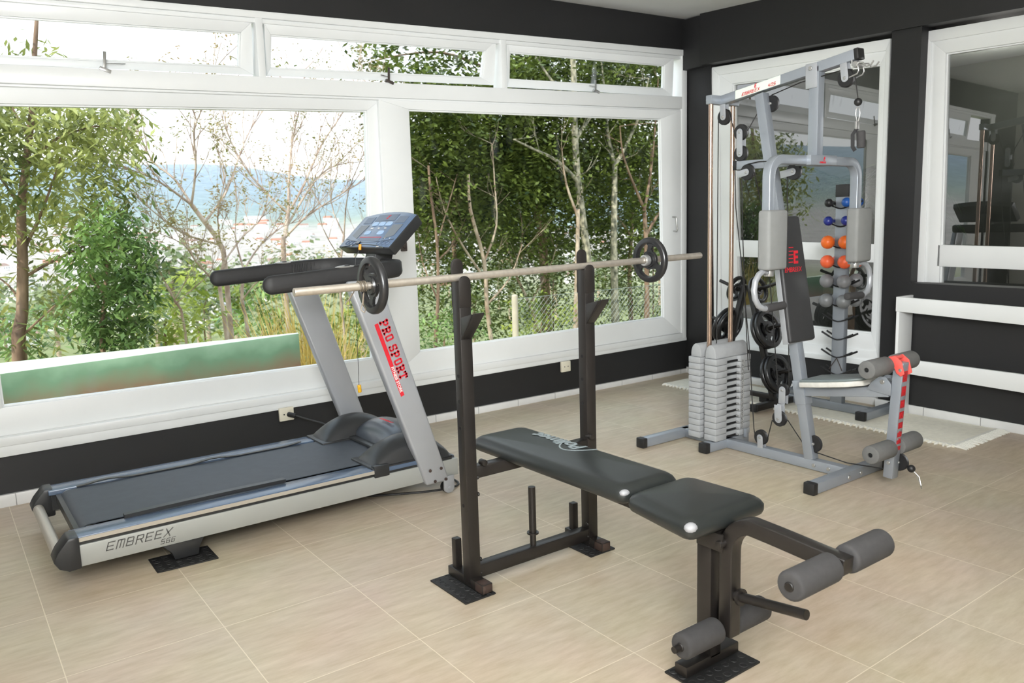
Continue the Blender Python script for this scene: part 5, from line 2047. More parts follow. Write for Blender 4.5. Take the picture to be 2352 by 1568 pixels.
big = None
small = None
pl_names = {0: 'top', 1: 'middle', 2: 'bottom'}
for lv_, (z, a, b) in enumerate(PEG):
    for s in (-1, 1):
        p, d_, L_ = pegdir[(z, s)]
        for k in range(1 if lv_ == 0 else 2):
            tpos = (0.060 if lv_ == 0 else 0.042 + 0.034 * k)
            loc = p + d_ * tpos
            R_ = 0.090 if lv_ == 0 else 0.128
            side = 'window side' if s > 0 else 'seat side'
            lab = ('small black weight plate on the top peg, %s of the plate rack' % side) if lv_ == 0 else '%s large black weight plate on the %s peg, %s of the plate rack' % ('inner' if k == 0 else 'outer', pl_names[lv_], side)
            rot = d_.to_track_quat('X', 'Z').to_euler()
            drop = Vector((0, 0, -0.0035))
            if lv_ == 0:
                if small is None:
                    small = o = plate_mesh(R_, 0.024)
                else:
                    o = small.copy()
                    COL.objects.link(o)
            else:
                if big is None:
                    big = o = plate_mesh(R_, 0.028)
                else:
                    o = big.copy()
                    COL.objects.link(o)
            o.location = loc + drop
            o.rotation_mode = 'QUATERNION'
            o.rotation_quaternion = d_.to_track_quat('X', 'Z')
            tag(o, lab, 'weight plate', 'weight plates on the plate rack')

# ================================================================= OUTSIDE
M['leaf_a'] = leaf_material('drooping_leaf', srgb(82, 100, 48), srgb(208, 212, 130), 2.2, 0.35, 1)
M['leaf_b'] = leaf_material('bush_leaf', srgb(50, 82, 42), srgb(158, 190, 108), 2.8, 0.3, 4)
M['leaf_c'] = leaf_material('grove_leaf', srgb(30, 48, 28), srgb(138, 154, 72), 3.2, 0.3, 7)
M['leaf_d'] = leaf_material('sparse_leaf', srgb(140, 146, 84), srgb(196, 168, 128), 3, 0.4, 2)
M['leaf_e'] = leaf_material('yellow_green_leaf', srgb(92, 118, 44), srgb(196, 206, 96), 2, 0.4, 9)
M['palm'] = leaf_material('palm_leaf', srgb(34, 56, 30), srgb(88, 112, 60), 2.5, 0.25, 3)
M['bamboo'] = leaf_material('dry_bamboo', srgb(176, 158, 80), srgb(226, 206, 130), 5, 0.35, 5)
M['bark_pale'] = bark_material('pale_bark', srgb(150, 126, 104), srgb(206, 188, 164))
M['bark_mid'] = bark_material('brown_bark', srgb(104, 82, 66), srgb(160, 134, 110))
M['bark_bare'] = bark_material('bare_branch_bark', srgb(158, 134, 120), srgb(216, 198, 182), (3, 3, 3))
M['bark_lichen'] = bark_material('lichen_bark', srgb(92, 92, 76), srgb(200, 192, 164), (9, 9, 5))
M['house_white'] = pbr('house_white_wall', srgb(250, 246, 242), 0.9, var=0.03, scale=0.1)
M['roof_red'] = pbr('terracotta_roof', srgb(176, 128, 108), 0.9, var=0.08, scale=0.2)
M['roof_brown'] = pbr('brown_roof', srgb(156, 130, 118), 0.9, var=0.08, scale=0.2)
M['roof_pale'] = pbr('pale_roof', srgb(206, 206, 210), 0.9, var=0.05, scale=0.2)
M['concrete'] = pbr('weathered_concrete', srgb(186, 178, 156), 0.9, var=0.14, scale=5)
M['wire'] = pbr('galvanised_wire', srgb(150, 158, 150), 0.5, metal=0.3)


def terrain_mat():
    m, nt, out = new_mat('valley_slope')
    L = nt.links.new
    g = N(nt, 'ShaderNodeNewGeometry')
    sp = N(nt, 'ShaderNodeSeparateXYZ')
    L(g.outputs['Position'], sp.inputs[0])
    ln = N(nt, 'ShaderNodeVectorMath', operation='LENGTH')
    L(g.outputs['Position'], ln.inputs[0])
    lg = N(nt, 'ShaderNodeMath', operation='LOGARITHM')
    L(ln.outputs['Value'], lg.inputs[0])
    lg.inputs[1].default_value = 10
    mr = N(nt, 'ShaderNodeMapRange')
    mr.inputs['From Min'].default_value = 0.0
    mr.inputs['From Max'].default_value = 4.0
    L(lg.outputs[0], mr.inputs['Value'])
    r = N(nt, 'ShaderNodeValToRGB')  # distance haze painted into the ground colour, paler and bluer farther off
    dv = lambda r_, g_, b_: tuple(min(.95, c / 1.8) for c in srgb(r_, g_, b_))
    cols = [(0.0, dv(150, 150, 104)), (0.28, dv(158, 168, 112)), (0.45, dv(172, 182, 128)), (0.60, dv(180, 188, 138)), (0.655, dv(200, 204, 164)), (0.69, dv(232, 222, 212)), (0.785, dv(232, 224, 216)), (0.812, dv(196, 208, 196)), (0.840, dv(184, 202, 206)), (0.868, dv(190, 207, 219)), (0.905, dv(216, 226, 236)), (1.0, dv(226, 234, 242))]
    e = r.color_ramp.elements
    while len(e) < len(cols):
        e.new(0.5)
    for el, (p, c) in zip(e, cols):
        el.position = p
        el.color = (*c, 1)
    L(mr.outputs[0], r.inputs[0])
    # patchwork of woods and built-up ground
    no = N(nt, 'ShaderNodeTexNoise')
    no.inputs['Scale'].default_value = 0.035
    no.inputs['Detail'].default_value = 9
    no.inputs['Roughness'].default_value = 0.7
    L(g.outputs['Position'], no.inputs['Vector'])
    mx = N(nt, 'ShaderNodeMix', data_type='RGBA', blend_type='OVERLAY')
    mx.inputs['Factor'].default_value = 0.55
    L(r.outputs[0], mx.inputs['A'])
    L(no.outputs['Fac'], mx.inputs['B'])
    b = N(nt, 'ShaderNodeBsdfDiffuse')
    L(mx.outputs['Result'], b.inputs['Color'])
    L(b.outputs[0], out.inputs[0])
    return m


def hz(d):
    """ground height at distance d from the house"""
    pts = [(0, -0.55), (2.0, -0.75), (5, -1.6), (10, -3.6), (25, -8), (60, -17), (150, -26), (300, -31), (600, -29), (1000, -19), (1500, -5), (2000, 18), (2600, 85), (3400, 205), (4200, 255), (6000, 250)]
    for (a, za), (b, zb_) in zip(pts, pts[1:]):
        if d <= b:
            t = (d - a) / (b - a)
            t = t * t * (3 - 2 * t) if d > 900 else t
            return za + (zb_ - za) * t
    return 240


def ground_z(x, y):
    d = max(0.0, math.hypot(x + 2, y) if y > 0 else abs(x + 2))
    z = hz(d)
    if d > 1000:
        a = math.atan2(y, x + 2)
        k = min(1, (d - 1000) / 1500)
        z += k * (46 * math.sin(a * 5.3 + 0.6) + 26 * math.sin(a * 11.7 + d * 0.0011) + 10 * math.sin(a * 31))
    elif d > 30:
        z += min(2.5, d * 0.01) * math.sin(x * 0.05) * math.cos(y * 0.043)
    return z


mb = MB()
ds = [0.15, 0.6, 1.2, 2, 3, 4.5, 6, 8, 11, 15, 20, 28, 40, 60, 85, 120, 170, 240, 330, 450, 600, 800, 1000, 1250, 1500, 1750, 2000, 2300, 2600, 2900, 3200, 3500, 3900, 4300, 5000, 6000]
na = 90
vs, fs = [], []
for d in ds:
    for j in range(na + 1):
        a = math.radians(2 + 176 * j / na)
        x, y = -2 + d * math.cos(a) * (8 if d < 2 else 1 + 7 * 2 / d if d < 14 else 1 + 1 / d), 0.13 + d * math.sin(a)
        dd = d
        vs.append((x, y, ground_z(-2 + d * math.cos(a), d * math.sin(a))))
for i in range(len(ds) - 1):
    for j in range(na):
        a = i * (na + 1) + j
        fs.append((a, a + 1, a + na + 2, a + na + 1))
mb._add(vs, fs)
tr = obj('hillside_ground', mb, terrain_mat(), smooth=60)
tr['kind'] = 'structure'

# green painted planter wall outside the left window
gm, nt_, out_ = new_mat('green_painted_wall')
L = nt_.links.new
g = N(nt_, 'ShaderNodeNewGeometry')
sp = N(nt_, 'ShaderNodeSeparateXYZ')
L(g.outputs['Position'], sp.inputs[0])
no = N(nt_, 'ShaderNodeTexNoise')
no.inputs['Scale'].default_value = 4
no.inputs['Detail'].default_value = 6
L(g.outputs['Position'], no.inputs['Vector'])
ad = N(nt_, 'ShaderNodeMath', operation='MULTIPLY_ADD')
L(no.outputs['Fac'], ad.inputs[0])
ad.inputs[1].default_value = 0.22
L(sp.outputs['Z'], ad.inputs[2])
r = N(nt_, 'ShaderNodeValToRGB')
for el, (p, c) in zip(r.color_ramp.elements, ((0.42, srgb(134, 96, 74)), (0.58, srgb(112, 146, 116)))):
    el.position = p
    el.color = (*c, 1)
e2 = r.color_ramp.elements.new(0.74)  # sunlight put into the wall colour, paler towards the top
e2.color = (*srgb(176, 212, 180), 1)
L(ad.outputs[0], r.inputs[0])
b = N(nt_, 'ShaderNodeBsdfPrincipled')
b.inputs['Roughness'].default_value = 0.85
L(r.outputs[0], b.inputs['Base Color'])
L(b.outputs[0], out_.inputs[0])
mb = MB()
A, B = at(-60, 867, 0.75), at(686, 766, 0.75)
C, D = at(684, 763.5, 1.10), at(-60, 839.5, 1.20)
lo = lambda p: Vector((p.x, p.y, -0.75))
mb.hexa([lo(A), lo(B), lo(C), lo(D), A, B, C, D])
mb.m[1] = 1  # top face gets a paler colour with the sunlight painted in
gw = tag(obj('planter_wall', mb, [gm, pbr('painted_sunlit_top', srgb(214, 226, 206), 0.85, var=0.06, scale=5)]), 'low green painted concrete wall with brown stains, outside the left window', 'wall')


def leaves(mb, c, n, spread, L_, W, droop=0.3, rnd=RND):
    """a spray of pointed leaves around c"""
    for _ in range(n):
        p = c + Vector((rnd.gauss(0, spread), rnd.gauss(0, spread), rnd.gauss(0, spread * .7)))
        a = rnd.uniform(0, 2 * PI)
        d = Vector((math.cos(a), math.sin(a), rnd.uniform(-0.9, 0.35) - droop)).normalized()
        s = d.cross(Vector((rnd.uniform(-.6, .6), rnd.uniform(-.6, .6), 1))).normalized()
        l = L_ * rnd.uniform(.7, 1.25)
        w = W * rnd.uniform(.8, 1.2)
        k = len(mb.v)
        m_ = p + d * l * .45
        mb.v += [p, m_ + s * w * .5, p + d * l, m_ - s * w * .5]
        mb.f.append((k, k + 1, k + 2, k + 3))
        mb.m.append(0)


def smooth_path(pts, per=4):
    pts = [Vector(p) for p in pts]
    out = []
    for i in range(len(pts) - 1):
        q = [pts[max(0, min(len(pts) - 1, i + w))] for w in (-1, 0, 1, 2)]
        for k in range(per):
            t = k / per
            out.append(0.5 * ((2 * q[1]) + (q[2] - q[0]) * t + (2 * q[0] - 5 * q[1] + 4 * q[2] - q[3]) * t * t + (3 * q[1] - 3 * q[2] + q[3] - q[0]) * t ** 3))
    out.append(pts[-1])
    return out


def stem(mb, pix, Y, r0, r1, n=8, dY=0.0, root=True):
    """branch traced through image points at depth Y .. Y+dY"""
    k = len(pix)
    pts = [at(p[0], p[1], Y + dY * i / max(1, k - 1)) for i, p in enumerate(pix)]
    if root:
        b = pts[0]
        pts.insert(0, Vector((b.x, b.y, min(b.z - .3, ground_z(b.x, b.y) - 0.1))))
    pts = smooth_path(pts, 3)
    m = len(pts)
    mb.tube(pts, [r0 + (r1 - r0) * i / (m - 1) for i in range(m)], n)
    return pts


def twig(mb, p, d, length, r, depth, rnd, tips, up=0.12, spread=0.55):
    d = d.normalized()
    k = 4
    pts = [p]
    q = p
    dd = d.copy()
    for i in range(k):
        dd = (dd + Vector((rnd.uniform(-.22, .22), rnd.uniform(-.22, .22), rnd.uniform(-.15, .2) + up * .3))).normalized()
        q = q + dd * length / k
        pts.append(q)
    mb.tube(pts, [r * (1 - .55 * i / k) for i in range(k + 1)], 4 if r < 0.012 else 6)
    if depth <= 0:
        tips.append(q)
        return
    nb_ = rnd.randint(2, 4)
    for i in range(nb_):
        t = rnd.uniform(.35, 1.0)
        b = pts[min(k, max(1, int(t * k)))]
        nd = (dd + Vector((rnd.uniform(-1, 1) * spread, rnd.uniform(-1, 1) * spread, rnd.uniform(-.3, .7) * spread + up))).normalized()
        twig(mb, b, nd, length * rnd.uniform(.5, .75), r * .48, depth - 1, rnd, tips, up, spread)


def tree(name, label, trunk_mb, bark, leaf_mb, leafm, group, cat='tree', base=None):
    b = base if base is not None else min(trunk_mb.v, key=lambda p: p.z)
    root = thing(name, (b.x, b.y, b.z), label, cat, group)
    obj('trunk', trunk_mb, bark, root, smooth=60)
    if leaf_mb is not None and leaf_mb.v:
        obj('foliage', leaf_mb, leafm, root, smooth=0, fix=False)
    return root


# -- left: tall tree with drooping leaves
rnd = random.Random(11)
tb_, lf = MB(), MB()
Yt = 2.6
stem(tb_, [(44, 835), (51, 720), (52, 590), (49, 480), (60, 380), (74, 250), (80, 120), (86, 20)], Yt, 0.052, 0.012, 9)
for pix, r in (([(50, 640), (120, 600), (210, 556), (262, 520)], 0.014), ([(51, 580), (90, 500), (120, 420), (150, 330)], 0.016), ([(52, 700), (20, 655), (-30, 620)], 0.012), ([(50, 480), (10, 420), (-40, 350)], 0.014), ([(60, 380), (130, 320), (220, 290), (280, 300)], 0.012), ([(66, 320), (30, 250), (-10, 200)], 0.010), ([(52, 770), (90, 735), (140, 690), (190, 650)], 0.010)):
    stem(tb_, pix, Yt, r, 0.004, 5, rnd.uniform(-.5, .5), root=False)
for _ in range(640):
    px = rnd.uniform(-190, 322)
    py = rnd.uniform(205, 560)
    edge = 322 - max(0, (py - 380)) * 0.65 - max(0, 300 - py) * 0.35
    if px > edge:
        continue
    if 395 < py and rnd.random() < 0.35:
        continue
    leaves(lf, at(px, py, Yt + rnd.uniform(-.4, .9)), 13, 0.10, 0.105, 0.030, 0.35, rnd)
for px, py in ((60, 100), (40, 118), (100, 110), (20, 128), (118, 125), (-20, 110), (80, 150), (70, 85)):
    leaves(lf, at(px, py, Yt), 8, 0.05, 0.10, 0.026, 0.3, rnd)
for _ in range(60):
    leaves(lf, at(rnd.uniform(-160, 200), rnd.uniform(590, 790), Yt + rnd.uniform(-.2, .5)), 8, 0.10, 0.10, 0.026, 0.35, rnd)
tree('broadleaf_tree', 'tall tree with long drooping leaves and a slim brown trunk, nearest the green wall', tb_, M['bark_mid'], lf, M['leaf_a'], None)
# -- dark bush beside it
tb_, lf = MB(), MB()
Yt = 2.3
stem(tb_, [(236, 800), (240, 700), (246, 600), (252, 520)], Yt, 0.024, 0.008, 6)
for pix in ([(240, 700), (290, 640), (330, 590)], [(242, 680), (200, 620), (180, 560)], [(246, 600), (280, 540), (310, 500)]):
    stem(tb_, pix, Yt, 0.010, 0.004, 5, 0.1, root=False)
for _ in range(260):
    a = rnd.uniform(0, 2 * PI)
    q = math.sqrt(rnd.random())
    px, py = 262 + 92 * q * math.cos(a), 640 + 165 * q * math.sin(a)
    leaves(lf, at(px, py, Yt + rnd.uniform(-.3, .4)), 13, 0.075, 0.090, 0.028, 0.3, rnd)
for _ in range(40):
    leaves(lf, at(rnd.uniform(170, 360), rnd.uniform(720, 800), Yt + rnd.uniform(-.2, .3)), 7, 0.08, 0.08, 0.026, 0.3, rnd)
tree('leafy_shrub', 'dense dark green leafy shrub standing behind the green wall', tb_, M['bark_mid'], lf, M['leaf_b'], None, 'shrub')
# -- low broad plants on the slope
for (px, py, w, h, Y, lab) in ((60, 760, 110, 60, 4.5, 'loose pale green bush low behind the tree with drooping leaves'), (380, 740, 70, 40, 3.4, 'low bush with broad leaves beside the dark shrub'), (470, 690, 130, 70, 8.0, 'hazy green bush on the slope below the bare trees'), (620, 720, 90, 60, 6.0, 'round olive bush at the foot of the tall dry grass'), (800, 770, 70, 60, 6.0, 'small bright bush seen between the treadmill uprights')):
    tb_, lf = MB(), MB()
    stem(tb_, [(px, py + h), (px + 4, py)], Y, 0.02, 0.006, 5)
    for _ in range(46):
        a = rnd.uniform(0, 2 * PI)
        q = math.sqrt(rnd.random())
        leaves(lf, at(px + w * q * math.cos(a), py + h * q * math.sin(a), Y + rnd.uniform(-.4, .4)), 10, 0.018 * Y + 0.04, 0.022 * Y + 0.03, 0.007 * Y + 0.012, 0.15, rnd)
    tree('slope_bush', lab, tb_, M['bark_mid'], lf, M['leaf_b'] if px in (60, 620) else M['leaf_e'], 'bushes on the slope outside', 'bush')

# -- bare trees in the middle of the left window
bare = [
    ([(652, 600), (655, 540), (662, 490)], [[(662, 490), (700, 420), (740, 330), (790, 255), (830, 180)], [(662, 490), (664, 400), (672, 320), (690, 240), (700, 160)], [(662, 490), (610, 440), (560, 380), (520, 300), (500, 235)], [(655, 545), (700, 500), (760, 460), (835, 415)], [(658, 520), (720, 420), (770, 380), (850, 370)]], 4.6, 0.050, 'bare tree with a dark straight trunk behind the treadmill console'),
    ([(520, 640), (505, 560), (470, 510), (440, 470)], [[(440, 470), (450, 380), (446, 300), (470, 235), (490, 150)], [(440, 470), (400, 410), (350, 370), (318, 300), (300, 255)], [(500, 560), (430, 540), (370, 500), (300, 440)], [(440, 470), (370, 420), (300, 390), (236, 385)], [(470, 510), (520, 440), (560, 330), (600, 250)]], 3.8, 0.044, 'bare tree with a crooked leaning trunk in front of the valley'),
    ([(520, 770), (505, 660), (515, 600)], [[(515, 600), (560, 540), (600, 500), (620, 430)], [(505, 660), (450, 600), (420, 560), (350, 530)], [(515, 600), (500, 500), (520, 400)]], 3.3, 0.034, 'thin pale bare tree beside the green wall'),
    ([(570, 770), (556, 690), (560, 620)], [[(560, 620), (600, 560), (650, 520), (700, 505)], [(556, 690), (600, 640), (660, 640)], [(560, 620), (540, 540), (548, 470)]], 3.0, 0.030, 'knotty bare tree left of the tall dry grass'),
    ([(790, 760), (780, 640), (790, 540)], [[(790, 540), (800, 440), (840, 340), (870, 240)], [(790, 540), (760, 460), (780, 360), (760, 250)], [(780, 640), (830, 560), (850, 470)], [(785, 600), (740, 520), (730, 440)]], 5.2, 0.032, 'pale slender bare tree close to the window stile'),
    ([(425, 760), (400, 690), (380, 650)], [[(380, 650), (350, 590), (330, 560)], [(400, 690), (430, 640), (450, 600)], [(400, 700), (470, 640), (490, 610)]], 3.2, 0.020, 'small bleached bare sapling above the green wall'),
]
for trunk, limbs, Y, r, lab in bare:
    tb_, lf = MB(), MB()
    tips = []
    r *= 0.66
    stem(tb_, trunk, Y, r, r * .72, 8)
    for li in limbs:
        dY = rnd.uniform(-.8, .8)
        pts = stem(tb_, li, Y, r * .46, r * .10, 6, dY, root=False)
        m = len(pts)
        for k in range(2, m):
            for _ in range(2 if k % 2 else 1):
                d = (pts[k] - pts[k - 1]).normalized()
                nd = (d + Vector((rnd.uniform(-.9, .9), rnd.uniform(-.9, .9), rnd.uniform(-.1, .8)))).normalized()
                twig(tb_, pts[k], nd, 0.08 * Y + rnd.uniform(0, .05) * Y, r * .18, 2 if k % 3 == 0 else 1, rnd, tips, 0.2, 0.6)
    for t in tips:
        if rnd.random() < 0.85:
            leaves(lf, t, 5, 0.035, 0.046, 0.020, 0.0, rnd)
    tree('bare_tree', lab, tb_, M['bark_bare'], lf, M['leaf_d'], 'bare trees outside the left window')
# sparse tips reaching into the first two transoms
# -- tall dry grass clump
gb = MB()
for _ in range(620):
    px = 722 + rnd.gauss(0, 30)
    b = at(px, 830, 1.68 + rnd.uniform(-.25, .25))
    b.z = ground_z(b.x, b.y)
    lean = Vector((rnd.gauss(-.05, .22), rnd.gauss(0, .15), 1)).normalized()
    h = rnd.uniform(.85, 1.75)
    s = lean.cross(Vector((rnd.uniform(-1, 1), rnd.uniform(-1, 1), 0.1))).normalized()
    w = rnd.uniform(.003, .006)
    m_ = b + lean * h * .6
    t = b + lean * h + Vector((rnd.gauss(0, .10), rnd.gauss(0, .08), -.04))
    gb._add([b - s * w, b + s * w, m_ + s * w, m_ - s * w], [(0, 1, 2, 3)])
    gb._add([m_ - s * w, m_ + s * w, t], [(0, 1, 2)])
    if rnd.random() < .5:
        leaves(gb, m_ + lean * rnd.uniform(-.2, .3), 2, 0.02, 0.10, 0.010, 0.1, rnd)
tag(obj('tall_grass', gb, M['bamboo'], smooth=0, fix=False), 'clump of tall yellow dry grass beside the end of the green wall', 'grass')

# -- grove in the right window
grove = [
    ([(1356, 790), (1354, 700), (1350, 600), (1338, 500), (1326, 400), (1320, 300), (1318, 180), (1312, 60)], [[(1330, 420), (1280, 370), (1220, 340), (1180, 320)], [(1322, 320), (1370, 250), (1420, 200)], [(1320, 250), (1270, 190), (1230, 130)]], 4.6, 0.062, 'tall grove tree with a mottled leaning trunk behind the bench upright', 'bark_lichen', (1290, 250, 150, 150)),
    ([(1322, 790), (1324, 680), (1326, 580), (1328, 480)], [[(1328, 500), (1300, 420), (1290, 340)]], 4.4, 0.042, 'slim pale trunk close beside the mottled grove tree', 'bark_pale', (1210, 280, 110, 120)),
    ([(1416, 790), (1412, 690), (1410, 570), (1411, 460), (1412, 380)], [[(1412, 380), (1440, 330), (1470, 260), (1490, 180)], [(1412, 380), (1396, 310), (1390, 230), (1380, 130)]], 4.8, 0.066, 'thick pale grove tree that forks below the transom', 'bark_lichen', (1430, 240, 110, 140)),
    ([(1486, 790), (1486, 660), (1484, 560), (1480, 480)], [[(1480, 480), (1450, 410), (1430, 350), (1424, 290)], [(1480, 480), (1494, 400), (1504, 300), (1512, 180)], [(1484, 540), (1520, 480), (1560, 440)]], 4.7, 0.048, 'dark forked grove tree next to the window jamb', 'bark_mid', (1500, 300, 90, 170)),
    ([(1130, 810), (1118, 700), (1112, 600), (1080, 480), (1076, 400)], [[(1112, 600), (1140, 520), (1136, 420), (1130, 330)], [(1114, 640), (1060, 560), (1020, 480), (1000, 400)], [(1118, 700), (1170, 640), (1200, 560)]], 4.2, 0.030, 'grove tree with several thin pale stems left of the concrete post', 'bark_pale', (1090, 330, 130, 130)),
    ([(1000, 810), (1006, 690), (1004, 560), (990, 450), (984, 380)], [[(1004, 560), (1030, 470), (1050, 400)], [(1006, 690), (970, 600), (960, 520)], [(1004, 600), (1040, 560), (1070, 500)]], 4.0, 0.022, 'thin dark stemmed grove tree along the meeting stiles', 'bark_mid', (990, 340, 90, 140)),
    ([(1240, 800), (1216, 700), (1180, 620), (1160, 540)], [[(1180, 620), (1200, 540), (1190, 460)], [(1216, 700), (1260, 620), (1280, 560)]], 5.4, 0.026, 'crooked thin tree behind the concrete post', 'bark_pale', (1190, 420, 120, 110)),
    ([(1050, 760), (1046, 640), (1040, 500), (1036, 380)], [[(1040, 520), (990, 440), (960, 380)], [(1038, 460), (1080, 400), (1110, 340)]], 7.4, 0.05, 'shaded grove tree further back behind the thin dark stem', 'bark_mid', (1030, 420, 120, 120)),
    ([(1262, 760), (1256, 640), (1250, 520), (1246, 380)], [[(1250, 520), (1200, 450), (1170, 400)], [(1248, 470), (1300, 420), (1330, 380)]], 7.0, 0.05, 'shaded grove tree further back between the two pale trunks', 'bark_mid', (1250, 430, 130, 110)),
    ([(1450, 760), (1446, 640), (1450, 540), (1456, 400)], [[(1448, 540), (1400, 470), (1380, 420)], [(1452, 480), (1500, 430), (1530, 400)]], 7.2, 0.05, 'shaded grove tree further back behind the forked trunk', 'bark_mid', (1450, 430, 110, 120)),
]
for trunk, limbs, Y, r, lab, bk_, (cx, cy, rx, ry) in grove:
    tb_, lf = MB(), MB()
    stem(tb_, trunk, Y, r * 1.15, r * .6, 9)
    tips = []
    for li in limbs:
        pts = stem(tb_, li, Y, r * .55, r * .16, 6, rnd.uniform(-.3, .5), root=False)
        for k in range(1, len(pts), 2):
            twig(tb_, pts[k], Vector((rnd.uniform(-1, 1), rnd.uniform(-1, 1), rnd.uniform(-.1, .8))), .5, r * .12, 1, rnd, tips, .1, .6)
    for _ in range(int(rx * ry * 0.036)):
        a = rnd.uniform(0, 2 * PI)
        q = math.sqrt(rnd.random())
        px, py = cx + rx * 1.15 * q * math.cos(a), cy + 20 + ry * 1.35 * q * math.sin(a)
        leaves(lf, at(px, py, Y + rnd.uniform(.05, 2.0)), 15, 0.14, 0.095 if Y < 6.5 else 0.13, 0.050 if Y < 6.5 else 0.07, 0.1, rnd)
    for t in tips:
        leaves(lf, t, 7, 0.08, 0.07, 0.034, 0.1, rnd)
    for _ in range(210):
        leaves(lf, at(cx + rnd.uniform(-rx, rx) * 1.1, rnd.uniform(cy + ry * .7, 770), Y + rnd.uniform(0.1, 1.4)), 9, 0.13, 0.075, 0.038, 0.1, rnd)
    tree('grove_tree', lab, tb_, M[bk_], lf, M['leaf_c'], 'trees of the grove outside the right window')
# high crown seen through the second and third transoms
tb_, lf = MB(), MB()
stem(tb_, [(1250, 700), (1236, 500), (1200, 300), (1190, 160), (1180, 60)], 6.2, 0.06, 0.02, 8)
for pix in ([(1195, 200), (1100, 150), (1010, 120), (900, 130), (830, 150)], [(1190, 150), (1260, 120), (1380, 130), (1480, 150)], [(1192, 170), (1120, 110), (1060, 80)]):
    stem(tb_, pix, 6.2, 0.03, 0.006, 6, 0.3, root=False)
for _ in range(520):
    px = rnd.uniform(850, 1580)
    py = rnd.uniform(60, 250) + max(0, 1010 - px) * 0.22
    leaves(lf, at(px, py, 6.2 + rnd.uniform(-.9, .9)), 14, 0.16, 0.11, 0.060, 0.1, rnd)
for px, py in ((820, 110), (838, 125), (826, 150), (845, 165), (812, 118), (850, 140), (880, 120), (700, 150), (640, 150)):
    leaves(lf, at(px, py, 6.2), 7, 0.07, 0.08, 0.038, 0.1, rnd)
tree('grove_tree', 'tallest grove tree whose spreading crown fills the second and third transoms', tb_, M['bark_mid'], lf, M['leaf_c'], 'trees of the grove outside the right window')
# understorey
for (px, py, w, h, Y, lab, lm) in ((1020, 770, 90, 40, 3.4, 'low scrub at the lower corner of the right sash beside the stile', 'leaf_b'), (1240, 740, 90, 60, 3.6, 'yellow-green fern-like bush beside the concrete post', 'leaf_e'), (1450, 690, 90, 60, 5.5, 'leafy scrub behind the wire fence', 'leaf_c'), (1500, 560, 60, 60, 6.0, 'bright yellow-green bush beside the window jamb', 'leaf_e'), (1270, 640, 80, 50, 6.5, 'dark scrub in the middle of the grove', 'leaf_c'), (1090, 690, 80, 60, 6.0, 'olive scrub under the thin pale stems', 'leaf_b')):
    tb_, lf = MB(), MB()
    stem(tb_, [(px, py + h), (px + 4, py)], Y, 0.02, 0.006, 5)
    for _ in range(50):
        a = rnd.uniform(0, 2 * PI)
        q = math.sqrt(rnd.random())
        leaves(lf, at(px + w * q * math.cos(a), py + h * q * math.sin(a), Y + rnd.uniform(-.3, .3)), 11, 0.10, 0.075, 0.030, 0.15, rnd)
    tree('grove_bush', lab, tb_, M['bark_mid'], lf, M[lm], 'bushes in the grove outside the right window', 'bush')

# concrete post and chain-link fence
Yp = 2.0
a, b = at(1183, 790, Yp), at(1182, 676, Yp)
mb = MB()
mb.capsule(Vector((a.x, Yp, -1.1)), b, 0.032, 16, 0.6)
tag(obj('concrete_post', mb, M['concrete']), 'pale round-topped concrete post outside the right window', 'post')
fe = thing('chain_link_fence', (a.x + 0.8, Yp + 0.05, -1.0), 'galvanised chain-link fence running outside the right window', 'fence')
mb = MB()
x0, x1, z0, z1 = a.x + 0.08, a.x + 2.3, -0.75, 0.50
st_ = 0.062
k = int((x1 - x0 + (z1 - z0)) / st_)
for i in range(k):
    for s in (1, -1):
        u = x0 - (z1 - z0) + i * st_ if s > 0 else x0 + i * st_
        p = Vector((u, Yp + 0.05, z0))
        q = Vector((u + s * (z1 - z0), Yp + 0.05, z1))
        # clip to the panel
        lo_, hi_ = 0.0, 1.0
        dx = q.x - p.x
        ta, tb2 = (x0 - p.x) / dx, (x1 - p.x) / dx
        if ta > tb2:
            ta, tb2 = tb2, ta
        lo_, hi_ = max(lo_, ta), min(hi_, tb2)
        if hi_ - lo_ < 0.02:
            continue
        mb.tube([p.lerp(q, lo_), p.lerp(q, hi_)], 0.0016, 3)
mb.tube([(x0, Yp + 0.05, z1), (x1, Yp + 0.05, z1)], 0.003, 5)
obj('wire_mesh', mb, M['wire'], fe, smooth=0)
mb = MB()
mb.tube([(x1, Yp + 0.05, -1.3), (x1, Yp + 0.05, z1 + 0.08)], 0.03, 10)
obj('fence_post', mb, M['concrete'], fe)

# -- woods on the hillside below, distance haze put into the leaf colour
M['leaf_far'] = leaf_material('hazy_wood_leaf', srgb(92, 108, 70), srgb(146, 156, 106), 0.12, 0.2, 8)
fb = []
for v_ in range(3):
    lf = MB()
    tbm = MB()
    tbm.tube([(0, 0, -6), (0, 0, 5)], [.35, .15], 6)
    for _ in range(90):
        leaves(lf, Vector((rnd.gauss(0, 2.0), rnd.gauss(0, 2.0), 4 + rnd.gauss(0, 1.7))), 5, 0.5, 1.0, 0.55, 0.1, rnd)
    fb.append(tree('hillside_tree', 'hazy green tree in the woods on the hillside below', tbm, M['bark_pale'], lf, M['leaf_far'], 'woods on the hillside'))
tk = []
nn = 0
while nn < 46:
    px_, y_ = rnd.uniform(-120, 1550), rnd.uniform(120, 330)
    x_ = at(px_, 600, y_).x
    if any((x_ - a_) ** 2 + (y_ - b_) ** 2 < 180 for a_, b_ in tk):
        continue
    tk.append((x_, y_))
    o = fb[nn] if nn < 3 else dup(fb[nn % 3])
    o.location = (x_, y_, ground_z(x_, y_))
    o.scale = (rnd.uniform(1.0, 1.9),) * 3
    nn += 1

# -- houses in the hazy valley


